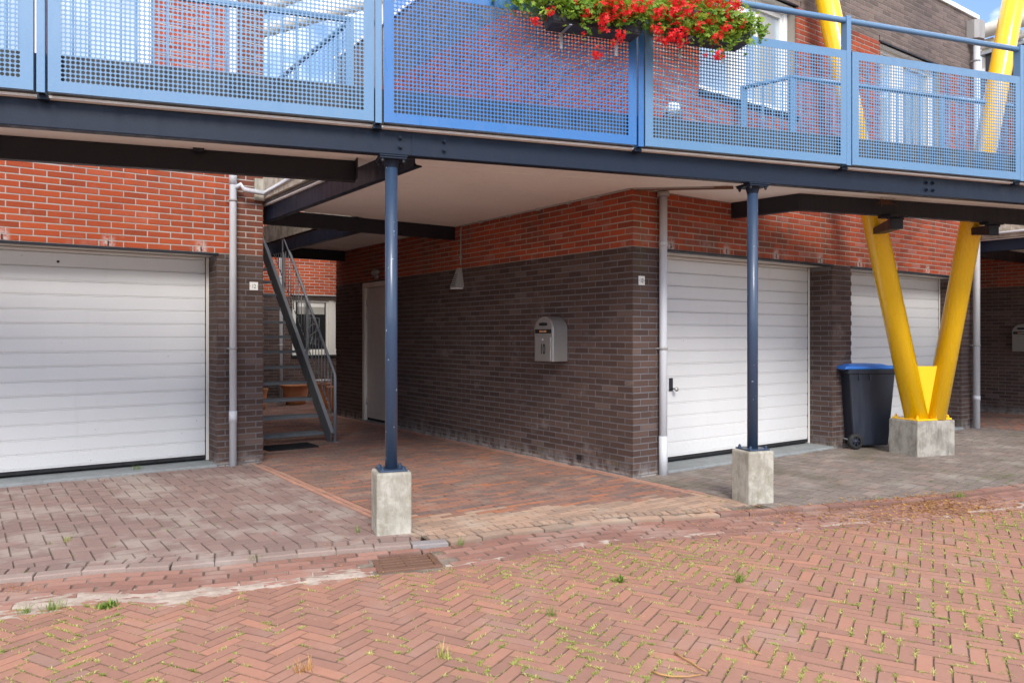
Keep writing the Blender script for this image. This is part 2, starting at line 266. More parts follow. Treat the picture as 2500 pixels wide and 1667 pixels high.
# ------------------------------------------------------------------ mesh helpers
class MB:
    def __init__(s): s.v = []; s.f = []; s.r = []; s.sm = []
    def add(s, vs, fs, r=0., smooth=False):
        b = len(s.v); s.v.extend([tuple(v) for v in vs])
        for f in fs: s.f.append(tuple(b + i for i in f)); s.r.append(r); s.sm.append(smooth)
    def box(s, lo, hi, r=0., mat=None):
        x0, y0, z0 = lo; x1, y1, z1 = hi
        vs = [Vector(p) for p in ((x0, y0, z0), (x1, y0, z0), (x1, y1, z0), (x0, y1, z0), (x0, y0, z1), (x1, y0, z1), (x1, y1, z1), (x0, y1, z1))]
        if mat is not None: vs = [mat @ v for v in vs]
        s.add(vs, ((0, 3, 2, 1), (4, 5, 6, 7), (0, 1, 5, 4), (1, 2, 6, 5), (2, 3, 7, 6), (3, 0, 4, 7)), r); return s
    def tube(s, pts, rad, n=12, r=0., cap=True, smooth=True):
        pts = [Vector(p) for p in pts]; m = len(pts); rads = rad if isinstance(rad, (list, tuple)) else [rad] * m
        prev = None; vs = []
        for i, p in enumerate(pts):
            d = (pts[min(i + 1, m - 1)] - pts[max(i - 1, 0)]).normalized()
            if prev is None:
                a = Vector((0, 0, 1)) if abs(d.z) < .9 else Vector((1, 0, 0)); e1 = d.cross(a).normalized()
            else: e1 = (prev - d * prev.dot(d)).normalized()
            prev = e1; e2 = d.cross(e1)
            for k in range(n): a = 2 * math.pi * k / n; vs.append(p + (e1 * math.cos(a) + e2 * math.sin(a)) * rads[i])
        fs = [(i * n + k, i * n + (k + 1) % n, (i + 1) * n + (k + 1) % n, (i + 1) * n + k) for i in range(m - 1) for k in range(n)]
        s.add(vs, fs, r, smooth)
        if cap: b = len(s.v) - m * n; s.f.append(tuple(b + k for k in range(n - 1, -1, -1))); s.r.append(r); s.sm.append(False); s.f.append(tuple(b + (m - 1) * n + k for k in range(n))); s.r.append(r); s.sm.append(False)
        return s
    def prism(s, poly, z0, z1, r=0., mat=None):
        n = len(poly); vs = [Vector((p[0], p[1], z0)) for p in poly] + [Vector((p[0], p[1], z1)) for p in poly]
        if mat is not None: vs = [mat @ v for v in vs]
        s.add(vs, [tuple(range(n - 1, -1, -1)), tuple(range(n, 2 * n))] + [(i, (i + 1) % n, n + (i + 1) % n, n + i) for i in range(n)], r); return s
    def lathe(s, prof, c, n=24, r=0., mat=None):
        vs = [Vector((c[0] + a * math.cos(2 * math.pi * k / n), c[1] + a * math.sin(2 * math.pi * k / n), c[2] + z)) for a, z in prof for k in range(n)]
        if mat is not None: vs = [mat @ v for v in vs]
        s.add(vs, [(i * n + k, i * n + (k + 1) % n, (i + 1) * n + (k + 1) % n, (i + 1) * n + k) for i in range(len(prof) - 1) for k in range(n)], r, True); return s
    def mesh(s, name, m):
        me = bpy.data.meshes.new(name); me.from_pydata(s.v, [], s.f)
        if m is not None: me.materials.append(m)
        if any(s.r):
            a = me.attributes.new('rnd', 'FLOAT', 'FACE'); a.data.foreach_set('value', s.r)
        if any(s.sm): me.polygons.foreach_set('use_smooth', s.sm)
        me.update(); return me
    def build(s, name, m, parent=None, bevel=0, seg=2, **props):
        o = bpy.data.objects.new(name, s.mesh(name, M[m] if isinstance(m, str) else m)); COL.objects.link(o)
        if parent is not None: adopt(o, parent)
        if bevel:
            b = o.modifiers.new('bevel', 'BEVEL'); b.width = bevel; b.segments = seg; b.limit_method = 'ANGLE'; b.angle_limit = R(40)
        for k, v in props.items(): o[k] = v
        return o
WINV = {}
def wloc(o):
    p = Vector(o.location) if o.parent is None else Vector((0, 0, 0)); return p
def adopt(o, parent):
    o.parent = parent
    top = parent
    while top.parent is not None: top = top.parent
    # every part is modelled in world coordinates: undo the base offset of its thing
    o.matrix_parent_inverse = Matrix.Translation(-Vector(top.location)) if parent is top else Matrix.Identity(4)
def thing(name, label, cat, loc=(0, 0, 0), group=None):
    o = bpy.data.objects.new(name, None); COL.objects.link(o); o.location = loc; o.empty_display_size = .2
    o['label'] = label; o['category'] = cat
    if group: o['group'] = group
    return o
def tag(o, label, cat, group=None):
    o['label'] = label; o['category'] = cat
    if group: o['group'] = group
    return o
def frame(origin, ux, uy=None):      # matrix with x along ux, z up
    x = Vector((ux[0], ux[1], 0)).normalized(); z = Vector((0, 0, 1)); y = z.cross(x)
    m = Matrix((x, y, z)).transposed().to_4x4(); m.translation = Vector(origin); return m
def copytree(o, parent=None):
    c = o.copy(); COL.objects.link(c)
    if parent is not None: c.parent = parent
    for ch in o.children: copytree(ch, c)
    return c

# ------------------------------------------------------------------ pieces (bricks, pavers): collected first, built last
class Pieces:
    """pieces of one thing; the 300 that show largest become objects, the rest is joined"""
    def __init__(s, name, limit=300): s.name = name; s.recs = []; s.limit = limit; s.tmpl = {}
    def template(s, key, L, W, T, ch):
        # box lying in xy, top face at z=0 (chamfered), body below
        k = (round(L, 4), round(W, 4), round(T, 4), ch)
        l, wd = L / 2, W / 2; v = []
        for zz, i in ((-T, 0), (-ch, 0), (0, ch)):
            v += [(-l + i, -wd + i, zz), (l - i, -wd + i, zz), (l - i, wd - i, zz), (-l + i, wd - i, zz)]
        f = [(8, 9, 10, 11)] + [(a + j, a + (j + 1) % 4, a + 4 + (j + 1) % 4, a + 4 + j) for a in (0, 4) for j in range(4)]
        s.tmpl[key] = (v, f)
    def add(s, parent, key, matrix, mat, sx=1., sy=1., poly=None):
        s.recs.append((parent, key, matrix, mat, sx, sy, random.random(), poly))
    def finish(s, dg):
        cand = []; rest = []
        for rec in s.recs:
            parent, key, mx_, mat, sx, sy, rn, poly = rec
            if poly is not None: rest.append(rec); continue
            c = mx_.translation; nrm = mx_.to_3x3() @ Vector((0, 0, 1)); q = proj(c)
            view = Vector((CAMX, CAMY, CAMZ)) - c
            if q is None or not (4 < q[0] < 2496 and 4 < q[1] < 1663) or view.dot(nrm) <= 0: rest.append(rec); continue
            v, f = s.tmpl[key]
            w_ = [proj(mx_ @ Vector((a[0] * sx, a[1] * sy, 0))) for a in v[8:12]]
            if any(p is None for p in w_): rest.append(rec); continue
            area = abs(sum(w_[i][0] * w_[(i + 1) % 4][1] - w_[(i + 1) % 4][0] * w_[i][1] for i in range(4))) / 2
            cand.append((area, rec))
        cand.sort(key=lambda a: -a[0]); chosen = []
        camp = Vector((CAMX, CAMY, CAMZ))
        for area, rec in cand:
            if len(chosen) >= s.limit or area < 60: rest.append(rec); continue
            c = rec[2] @ Vector((0, 0, .004)); d = c - camp; ln = d.length; d.normalize()
            hit, loc, nn, idx, ob, mm = SC.ray_cast(dg, camp, d, distance=ln - .02)
            if hit and (ob.name.startswith('perforated') or ob.name.startswith('foliage')): hit = False if area > 500 else True
            (rest if hit else chosen).append(rec)
        me = {}
        for parent, key, mx_, mat, sx, sy, rn, poly in chosen:
            if (key, mat) not in me:
                m = bpy.data.meshes.new(s.name); v, f = s.tmpl[key]; m.from_pydata(v, [], f); m.materials.append(M[mat]); m.update(); me[(key, mat)] = m
            o = bpy.data.objects.new(s.name, me[(key, mat)]); COL.objects.link(o); adopt(o, parent)
            o.matrix_basis = mx_ @ Matrix.Diagonal((sx, sy, 1, 1)); o['rnd'] = rn
        groups = {}
        for parent, key, mx_, mat, sx, sy, rn, poly in rest:
            mb = groups.setdefault((parent, mat), MB())
            if poly is not None:
                n = len(poly); cx = sum(p[0] for p in poly) / n; cy = sum(p[1] for p in poly) / n
                vs = [Vector((p[0], p[1], -.03)) for p in poly] + [Vector((p[0], p[1], -.004)) for p in poly] + [Vector((p[0] + (cx - p[0]) * .04, p[1] + (cy - p[1]) * .04, 0)) for p in poly]
                mb.add([mx_ @ v for v in vs], [tuple(range(2 * n, 3 * n))] + [(a + j, a + (j + 1) % n, a + n + (j + 1) % n, a + n + j) for a in (0, n) for j in range(n)], rn)
            else:
                v, f = s.tmpl[key]; mb.add([mx_ @ Vector((a[0] * sx, a[1] * sy, a[2])) for a in v], f, rn)
        for (parent, mat), mb in groups.items(): mb.build(s.name + 's', mat, parent, kind='stuff')
PIECES = []

# ------------------------------------------------------------------ brick walls
CO, BL = .063, .22
def wall(P, parent, name, origin, u, n, length, zones, holes=(), z0=-.06, z1=6.25, thick=.25, phase=0.):
    """zones: (ztop, brick, mortar) upward. holes: (a, b, zlo, zhi) along u. One core mesh, bricks collected in P"""
    u = Vector((u[0], u[1], 0)); n = Vector((n[0], n[1], 0)); og = Vector((origin[0], origin[1], 0))
    flip = u.cross(n).z > 0
    us = sorted({0., length} | {h for a in holes for h in a[:2]}); core = None
    zlo = z0
    first = True
    for zt, bm_, mm in zones:
        zs = sorted({zlo, min(zt, z1)} | {z for a in holes for z in a[2:] if zlo < z < min(zt, z1)}); mbs = [MB()]
        inh = lambda x, z: x < 0 or x > length or any(h[0] <= x <= h[1] and h[2] <= z <= h[3] for h in holes)
        for a, b in zip(us, us[1:]):
            any_ = False
            for c, d in zip(zs, zs[1:]):
                if inh((a + b) / 2, (c + d) / 2): continue
                any_ = True
                a2 = a + (.008 if inh(a - .01, (c + d) / 2) else 0); b2 = b - (.008 if inh(b + .01, (c + d) / 2) else 0)
                p = [og + u * a2 - n * .0035, og + u * b2 - n * .0035, og + u * b2 - n * thick, og + u * a2 - n * thick]
                if not flip: p = p[::-1]
                mbs[-1].prism([(q.x, q.y) for q in p], c, d)
            if not any_ and mbs[-1].v: mbs.append(MB())
        for mb in mbs:
            if not mb.v: continue
            if core is None: core = mb.build(name, mm, parent)
            else: mb.build('mortar', mm, core)
        zlo = zt
        if zt >= z1: break
    k0 = -int((2.28 - z0) / CO) - 1; k1 = int((z1 - 2.28) / CO) + 1
    rot = Matrix((u, Vector((0, 0, 1)), u.cross(Vector((0, 0, 1))))).transposed()
    if (u.cross(Vector((0, 0, 1)))).dot(n) < 0: rot = Matrix((-u, Vector((0, 0, 1)), (-u).cross(Vector((0, 0, 1))))).transposed()
    rot4 = rot.to_4x4()
    for k in range(k0, k1):
        za = 2.28 + k * CO + .006; zb = za + CO - .0115
        if za < z0 or zb > z1 + .01: continue
        zc = (za + zb) / 2; mat = next(b for zt, b, m_ in zones if zc < zt)
        s0 = phase + (BL / 2 if k % 2 else 0) - BL
        x = s0
        while x < length:
            segs = [(max(x + .0055, 0), min(x + BL - .0055, length))]
            for h in holes:
                if h[2] - .01 < zc < h[3] + .01:
                    ns_ = []
                    for a, b in segs:
                        if b <= h[0] or a >= h[1]: ns_.append((a, b)); continue
                        if a < h[0]: ns_.append((a, h[0]))
                        if b > h[1]: ns_.append((h[1], b))
                    segs = ns_
            for a, b in segs:
                if b - a > .025:
                    j = random.gauss(0, .0008)
                    c = og + u * ((a + b) / 2) + n * j; c.z = zc + random.gauss(0, .0006)
                    m_ = rot4.copy(); m_ = m_ @ Matrix.Rotation(random.gauss(0, .003), 4, 'Z'); m_.translation = c
                    P.add(core, 'b', m_, mat, sx=(b - a) / .21)
            x += BL
    return core

def window(parent, ox, y, x0, x1, z0, z1, mull, glass='glass', depth=.12, blind=False, sill=True, frame_m='upvc'):
    wx0, wx1 = ox + x0, ox + x1; yy = y + depth
    mb = MB(); fw = .07
    mb.box((wx0, yy, z0), (wx1, yy + .08, z0 + fw)); mb.box((wx0, yy, z1 - fw), (wx1, yy + .08, z1)); mb.box((wx0, yy, z0 + fw), (wx0 + fw, yy + .08, z1 - fw)); mb.box((wx1 - fw, yy, z0 + fw), (wx1, yy + .08, z1 - fw))
    for a, b in mull: mb.box((ox + a, yy - .004, z0 + fw), (ox + b, yy + .08, z1 - fw))
    wf = mb.build('window', frame_m, parent, bevel=.004)
    xs = [wx0 + fw] + [q for a, b in mull for q in (ox + a, ox + b)] + [wx1 - fw]
    for a, b in zip(xs[::2], xs[1::2]):
        MB().box((a + .045, yy + .05, z0 + fw + .045), (b - .045, yy + .058, z1 - fw - .045)).build('pane', glass, wf)
        s = MB()
        s.box((a, yy + .02, z0 + fw), (b, yy + .07, z0 + fw + .05)); s.box((a, yy + .02, z1 - fw - .05), (b, yy + .07, z1 - fw)); s.box((a, yy + .02, z0 + fw + .05), (a + .05, yy + .07, z1 - fw - .05)); s.box((b - .05, yy + .02, z0 + fw + .05), (b, yy + .07, z1 - fw - .05))
        s.build('sash', frame_m, wf, bevel=.003)
    MB().box((wx0 - .02, yy + .3, z0), (wx1 + .02, yy + .32, z1)).build('curtain', 'darkroom' if glass == 'dglass' else 'blind', wf)
    if sill:
        MB().box((wx0 - .03, y - .035, z0 - .05), (wx1 + .03, yy + .02, z0 - .003)).build('sill', 'rubber', parent, bevel=.004)
    MB().box((wx0 - .03, y - .012, z1), (wx1 + .03, y + .03, z1 + .018)).build('lintel', 'black', parent)
    MB().box((wx0, y + .031, z1 - .012), (wx1, yy + .078, z1 - .002)).build('head_lining', frame_m, wf)
    return wf

def garage_door(parent, ox, y, x0, x1, top=2.26, handle=False, spot=False, yrec=.32):
    X0, X1 = ox + x0, ox + x1; Y = y + yrec
    gd = MB().box((X0 + .035, Y + .035, .05), (X1 - .035, Y + .06, top)).build('garage_door', 'door', parent)
    pitch = .1425; z = .088; k = 0
    L = X1 - X0 - .08; v = []; 
    prof = [(0, 0.0), (.005, .003), (.007, .008), (0.003, .012), (0, .022), (0, pitch - .010), (.003, pitch - .003), (.008, pitch - .001)]
    mb = MB()
    for xx in (-L / 2, L / 2):
        v += [(xx, dy, dz) for dy, dz in prof] + [(xx, .034, pitch - .001), (xx, .034, 0)]
    n = len(prof) + 2
    mb.add(v, [(i, n + i, n + (i + 1) % n, (i + 1) % n) for i in range(n)] + [tuple(range(n)), tuple(range(2 * n - 1, n - 1, -1))])
    me = mb.mesh('door_panel', M['door'])
    while z < top - .02:
        o = bpy.data.objects.new('door_panel', me); COL.objects.link(o); adopt(o, gd)
        h = min(1, (top - z) / pitch); o.location = ((X0 + X1) / 2, Y + random.gauss(0, .0006), z); o.scale.z = h; z += pitch; k += 1
    MB().box((X0 + .03, Y - .004, .045), (X1 - .03, Y + .03, .087)).build('rubber_seal', 'rubber', gd, bevel=.006)
    for a, b in ((X0, X0 + .03), (X1 - .03, X1)):
        MB().box((a, Y - .012, .03), (b, Y + .05, top)).build('door_jamb', 'trim', gd, bevel=.003)
    MB().box((X1 - .037, Y + .0, .09), (X1 - .0305, Y + .04, top)).build('jamb_seal', 'rubber', gd)
    MB().box((X0, y + .03, top + .004), (X1, Y + .05, top + .02)).build('soffit_board', 'trim', gd)
    MB().box((X0 - .02, y - .012, 2.262), (X1 + .02, y + .10, 2.281)).build('lintel', 'black', gd)
    MB().box((X0 + .002, y - .03, -.05), (X1 - .002, Y + .10, .026)).build('threshold', 'sill', gd, bevel=.008)
    if handle:
        h = MB().box((X0 + .385, Y - .018, .80), (X0 + .435, Y - .001, .94)).build('handle', 'black', gd, bevel=.006)
        MB().tube([(X0 + .43, Y - .016, .825), (X0 + .43, Y - .06, .822)], .011, 10).lathe([(.001, -.012), (.022, -.010), (.026, 0), (.022, .010), (.001, .012)], (0, 0, 0), 14, mat=Matrix.Translation((X0 + .43, Y - .07, .82)) @ Matrix.Rotation(R(90), 4, 'X')).build('knob', 'alu', h)
    if spot:
        MB().lathe([(.001, .0), (.012, .0), (.013, .004)], (0, 0, 0), 10, mat=Matrix.Translation((-4.59, Y - .003, 2.135)) @ Matrix.Rotation(R(90), 4, 'X')).build('lock', 'rubber', gd)
    return gd

def pipe_run(parent, x, y, z0, z1, r, clamps, name='downpipe', mat='pvc', socket=None, hooks=True):
    p = MB().tube([(x, y, z0), (x, y, z1)], r, 18).build(name, mat, parent)
    for c in clamps:
        MB().tube([(x, y, c - .013), (x, y, c + .013)], r + .005, 18).tube([(x - .03, y + .02, c), (x - .05, y + r + .03, c)], .006, 6).build('clamp', 'pvcd', p)
    if socket:
        for c, h in socket: MB().tube([(x, y, c), (x, y, c + h)], r + .004, 18).build('socket', mat, p)
    return p

def weeps(parent, x0, x1, xo, y):
    import math as _m
    k = _m.ceil((x0 - xo) / .88)
    while xo + k * .88 < x1:
        x = xo + k * .88
        MB().box((x - .006, y - .003, 2.29), (x + .006, y + .01, 2.34)).build('weep_slot', 'ink', parent); k += 1

def house(ox, oy, label, red, mred, extra):
    t = thing('house', label, 'house', (ox + 3.67, oy + 3.7, 0), 'brick terrace houses with garages')
    P = Pieces('brick'); P.template('b', .21, CO - .0120, .014, .0012); PIECES.append(P)
    zones = [(2.28, 'brown', 'mbrn'), (5.30, red, mred), (9, 'upbrown', 'mup')]
    holes = [(.469, 3.437, -1, 2.28), (3.871, 6.84, -1, 2.28), (.98, 2.69, 4.0, 5.30), (4.556, 6.229, 3.14, 5.30)]
    fw = wall(P, t, 'front_wall', (ox, oy), (1, 0), (0, -1), 7.34, zones, holes)
    wall(P, t, 'reveal', (ox + 3.437, oy), (0, 1), (-1, 0), .34, zones[:1], (), z1=2.26, thick=.1, phase=.05)
    wall(P, t, 'reveal', (ox + 6.84, oy), (0, 1), (-1, 0), .34, zones[:1], (), z1=2.26, thick=.1, phase=.05)
    sh = extra.get('side', [])
    wall(P, t, 'side_wall', (ox, oy), (0, 1), (-1, 0), 7.38, zones, sh, phase=.11)
    wall(P, t, 'end_wall', (ox + 7.34, oy), (0, 1), (1, 0), 7.38, zones, (), phase=.11)
    mb = MB(); mb.box((ox + .26, oy + 7.13, -.05), (ox + 7.08, oy + 7.38, 6.24)); mb.build('rear_wall', 'upbrown', t)
    MB().box((ox + .26, oy + .26, 6.0), (ox + 7.08, oy + 7.12, 6.08)).build('roof', 'slab', t)
    MB().box((ox + .26, oy + .42, 2.5), (ox + 7.08, oy + 7.12, 2.6)).build('floor_slab', 'slab', t)
    c = MB()
    c.box((ox - .03, oy - .03, 6.25), (ox + 7.37, oy + .25, 6.32)); c.box((ox - .03, oy + .252, 6.25), (ox + .25, oy + 7.41, 6.319)); c.box((ox + 7.09, oy + .252, 6.25), (ox + 7.37, oy + 7.41, 6.319))
    c.build('coping', 'upvc', t, bevel=.006)
    garage_door(t, ox, oy, .469, 3.437, handle=extra.get('handle', False)); garage_door(t, ox, oy, 3.871, 6.84, spot=extra.get('spot', False))
    window(t, ox, oy, .98, 2.69, 4.0, 5.30, [(1.70, 1.88)]); window(t, ox, oy, 4.556, 6.229, 3.14, 5.30, [(5.15, 5.36)], sill=False)
    return t, P

h12, P12 = house(-9.99, 3.08, 'red over brown brick house with garage door, its corner pillar carrying the number 12', 'red12', 'mred', {'spot': True})
h10, P10 = house(0, 0, 'brick house behind the yellow posts, with two white garage doors and the number 10', 'red10', 'mred10', {'handle': True, 'side': [(5.15, 6.29, -1, 2.28)]})
h8, P8 = house(9.99, -3.08, 'dark brick house wall at the right edge beyond the last downpipe', 'red10', 'mred10', {})
del h12['group'], h10['group'], h8['group']
for h in (h12, h10, h8): h['group'] = 'brick terrace houses with garages'
weeps(h12, -9.2, -2.8, -4.188, 3.08); weeps(h10, .3, 7.1, .54, 0)
# weep slots higher up
for x in (2.78, 3.66, 4.54): MB().box((x - .006, -.003, 5.33), (x + .006, .01, 5.385)).build('weep_slot', 'ink', h10)
# downpipes
pipe_run(h12, -3.0, 3.0, -.02, 6.2, .038, (1.26, 2.85), socket=[(.47, .12), (3.02, .17)])
mb = MB().tube([(-2.985, 2.99, 2.98), (-2.93, 2.96, 3.02), (-2.90, 2.95, 2.97), (-2.70, 2.95, 2.955), (-2.665, 2.95, 2.96), (-2.66, 1.9, 3.0), (-2.66, .9, 3.03)], .027, 12); mb.build('overflow_pipe', 'pvc', h12)
pipe_run(h10, .37, -.055, -.01, 2.84, .040, (1.27,), socket=[(-.01, .40), (2.30, .05)])
MB().tube([(.37, -.055, 2.80), (.37, -.055, 2.84)], .062, 16).build('collar', 'pvcd', h10)
dp = pipe_run(h10, 7.12, -.09, -.01, 6.0, .047, (1.25, 5.55), socket=[(.42, .07)])
MB().prism([(6.98, -.002), (6.98, -.12), (7.03, -.17), (7.12, -.19), (7.21, -.17), (7.26, -.12), (7.26, -.002)], 5.86, 6.14).build('rain_hopper', 'pvcd', h10, bevel=.006)
# side door of number 10
dj = MB()
dj.box((.002, 5.155, -.02), (.10, 5.23, 2.26)); dj.box((.002, 6.21, -.02), (.10, 6.285, 2.26)); dj.box((.002, 5.23, 2.18), (.10, 6.21, 2.26))
fd = dj.build('door_frame', 'dframe', h10, bevel=.004)
lf = MB().box((.05, 5.235, .06), (.09, 6.205, 2.175)).build('door_leaf', 'leafdoor', fd, bevel=.003)
MB().box((.06, 5.235, -.01), (.12, 6.205, .058)).build('door_seal', 'rubber', fd)
for z in (.32, 1.72, 1.93): MB().tube([(.045, 6.20, z - .05), (.045, 6.20, z + .05)], .011, 8).build('hinge', 'alu', fd)
MB().box((-.01, 5.16, -.03), (.12, 6.28, -.012 + .03)).build('threshold', 'sill', h10)
MB().box((.20, 5.1, -.05), (.24, 6.35, 2.4)).build('hall_wall', 'darkroom', h10)
# mortar pocket in the side wall foot
MB().box((-.004, .77, .075), (.004, .845, .125)).build('vent_hole', 'ink', h10)

# rear house behind the passage
rh = thing('house', 'bright red brick house wall with leaded window seen through the passage behind the stair', 'house', (1, 12, 0))
PR = Pieces('brick'); PR.template('b', .21, CO - .0120, .014, .0012); PIECES.append(PR)
wall(PR, rh, 'front_wall', (-6, 10.5), (1, 0), (0, -1), 13, [(2.24, 'brown', 'mbrn'), (9, 'redplain', 'mred')], [(6.33, 8.35, .98, 2.24)], z1=6.2)
wf = window(rh, -6, 10.5, 6.33, 8.35, .98, 2.24, [(7.18, 7.30)], glass='dglass', depth=.10, frame_m='trim')
MB().box((.50, 10.643, 2.02), (1.10, 10.648, 2.13)).build('blind', 'upvc', wf); MB().box((.50, 10.644, 1.86), (1.10, 10.647, 2.02)).build('blind', 'blind', wf)
mb = MB()
for a, b in (((.68, 1.78), (.98, 1.78)), ((.68, 1.08), (.68, 1.78)), ((.98, 1.08), (.98, 1.78)), ((.78, 1.60), (.78, 1.78)), ((.88, 1.62), (.88, 1.78)), ((.68, 1.52), (.85, 1.66)), ((.85, 1.66), (.98, 1.55)), ((.72, 1.35), (.98, 1.55)), ((.68, 1.45), (.90, 1.30)), ((.90, 1.30), (.98, 1.36)), ((.75, 1.1), (.82, 1.35)), ((.9, 1.1), (.88, 1.3)), ((.68, 1.25), (.98, 1.2))):
    mb.tube([(a[0], 10.645, a[1]), (b[0], 10.645, b[1])], .0035, 4)
mb.build('leading', 'lead', wf)
pipe_run(rh, .12 - .06, 10.42, -.02, 6, .04, (1.2, 2.6))
MB().box((-6, 10.76, 6.2), (7, 17, 6.3)).build('roof', 'slab', rh)

# ------------------------------------------------------------------ walkway (elevated steel and concrete gallery)
wk = thing('walkway', 'raised concrete walkway on dark blue steel beams crossing in front of the houses', 'walkway', G(3, -.5, 2.68))
def gbox(mb, t0, t1, o0, o1, z0, z1): mb.box((t0, -o1, z0), (t1, -o0, z1), mat=frame((P0[0], P0[1], 0), DR)); return mb
# frame(): local x along DR, local y = z cross x = -NR, so y = -o
TL, TR = -5.5, 14.5
slab = gbox(MB(), TL, TR, -1.42, .045, 2.87, 3.12)
slab.build('deck_slab', 'slab', wk, bevel=.006)
gbox(MB(), TL, TR, -1.40, .045, 2.852, 2.867).build('soffit_board', 'soffit', wk)
ps = MB().prism([(-2.63, .50), (.00, -.32), (1.60, -.80), (1.49, -.012), (-.012, -.012), (-.012, 3.28), (-2.63, 3.28)], 2.872, 3.115)
ps.prism([(-1.37, 3.285), (-.012, 3.285), (-.012, 7.3), (-1.37, 7.3)], 2.872, 3.113)
ps.build('landing_slab', 'slab', wk)
s2 = MB().prism([(-2.62, .52), (.00, -.30), (1.58, -.78), (1.47, -.014), (-.014, -.014), (-.014, 3.28), (-2.62, 3.28)], 2.850, 2.8675)
s2.prism([(-1.36, 3.285), (-.014, 3.285), (-.014, 7.3), (-1.36, 7.3)], 2.850, 2.8675)
s2.build('soffit_board', 'soffit', wk)
# pale stained edge of the landing
MB().box((-2.665, .62, 2.90), (-2.632, 3.06, 3.14)).build('upstand', 'upstand', wk, bevel=.004)
MB().box((-1.40, 3.30, 2.88), (-1.372, 7.0, 3.16)).build('upstand', 'upstand', wk, bevel=.004)
MB().box((-2.755, 3.035, 2.885), (-2.645, 3.075, 3.125)).build('corner_block', 'conc', h12, bevel=.004)
# joint line under the deck at the house corner (gap between two slabs)
MB().prism([(-.01, -.01), (.03, -.012), (.62, -.50), (.58, -.52)], 2.835, 2.849).build('joint_strip', 'pvcd', wk)
# channel section helper
def channel(name, p, q, h, wd, back, mat='navy', parent=wk, z0=2.68, th=.011):
    p = Vector((p[0], p[1], 0)); q = Vector((q[0], q[1], 0)); L = (q - p).length; f = frame((p.x, p.y, 0), (q - p)); mb = MB(); s = 1 if back > 0 else -1
    pr = [(0, 0), (s * wd, 0), (s * wd, th), (s * th * 1.8, th * 1.3), (s * th, th * 2.6), (s * th, h - th * 2.6), (s * th * 1.8, h - th * 1.3), (s * wd, h - th), (s * wd, h), (0, h)]
    vs = [f @ Vector((x, y, z0 + z)) for x in (0, L) for y, z in pr]; n = len(pr)
    fs = [(i, (i + 1) % n, n + (i + 1) % n, n + i) for i in range(n)]
    if s > 0: fs = [tuple(reversed(x)) for x in fs]
    mb.add(vs, fs); 
    return mb.build(name, mat, parent, bevel=.008, seg=3)
def ibeam(name, p, q, h=.18, wd=.10, z0=2.68, mat='black', parent=wk):
    p = Vector((p[0], p[1], 0)); q = Vector((q[0], q[1], 0)); L = (q - p).length; f = frame((p.x, p.y, 0), (q - p)); mb = MB()
    mb.box((0, -wd / 2, z0), (L, wd / 2, z0 + .011), mat=f); mb.box((0, -wd / 2, z0 + h - .011), (L, wd / 2, z0 + h), mat=f); mb.box((0, -.005, z0 + .011), (L, .005, z0 + h - .011), mat=f)
    return mb.build(name, mat, parent, bevel=.002)
for a, b in ((TL, 2.52), (2.522, 7.23), (7.232, TR)): channel('edge_beam', G(a, 0), G(b, 0), .17, .085, 1)
bolts = [(2.44, 0), (2.76, 0), (7.30, 1), (7.38, 1)]
for t, k in bolts:
    for z in (2.735, 2.80):
        a = G(t, .0, z); b = G(t, .014, z); c = G(t, .028, z)
        MB().tube([a, G(t, .005, z)], .019, 14).tube([G(t, .005, z), G(t, .018, z)], .013, 6, smooth=False).tube([G(t, .018, z), G(t, .026, z)], .008, 8).build('bolt', 'navy', wk)
channel('inner_beam', G(TL, -1.06), G(2.27, -1.05), .17, .075, 1, 'black', z0=2.68)
channel('inner_beam', G(6.74, -1.04), G(TR, -.98), .17, .075, 1, 'black', z0=2.68)
a = G(6.74, -1.04); channel('inner_beam', (1.47, -.02), (a.x, a.y), .17, .075, 1, 'black', z0=2.68)
channel('cross_beam', (-2.59, 3.36), (-2.59, -.30), .175, .07, 1, 'navy', z0=2.68)
channel('cross_beam', (-1.385, 7.0), (-1.385, 3.36), .175, .07, 1, 'navy', z0=2.68)
channel('cross_beam', (-2.58, 3.33), (-.016, 3.33), .175, .07, 1, 'black', z0=2.675)
channel('cross_beam', (-2.60, 6.95), (-.016, 6.95), .175, .07, 1, 'black', z0=2.675)
gbox(MB(), 2.262, 2.272, -1.07, -.93, 2.685, 2.86).build('end_plate', 'black', wk)
gbox(MB(), 1.02, 1.10, -1.05, -1.0, 2.825, 2.86).build('bracket', 'black', wk)
# same landing over the next passage
q = MB().prism([(7.37, -2.1), (9.98, -2.9), (9.98, 4.2), (7.37, 4.2)], 2.872, 3.115); q.build('landing_slab', 'slab', wk)
MB().prism([(7.38, -2.1), (9.975, -2.9), (9.975, 4.2), (7.38, 4.2)], 2.850, 2.8675).build('soffit_board', 'soffit', wk)
MB().box((7.34, -2.0, 2.87), (7.368, 2.0, 3.13)).build('upstand', 'upstand', wk, bevel=.004)
channel('cross_beam', (7.40, .25), (7.40, -2.5), .175, .07, 1, 'navy', z0=2.68)
channel('cross_beam', (7.41, .27), (9.98, .27), .175, .07, 1, 'black', z0=2.675)
MB().tube([(7.31, .5, 2.93), (7.31, -1.9, 2.95)], .02, 10).build('overflow_pipe', 'pvc', wk)
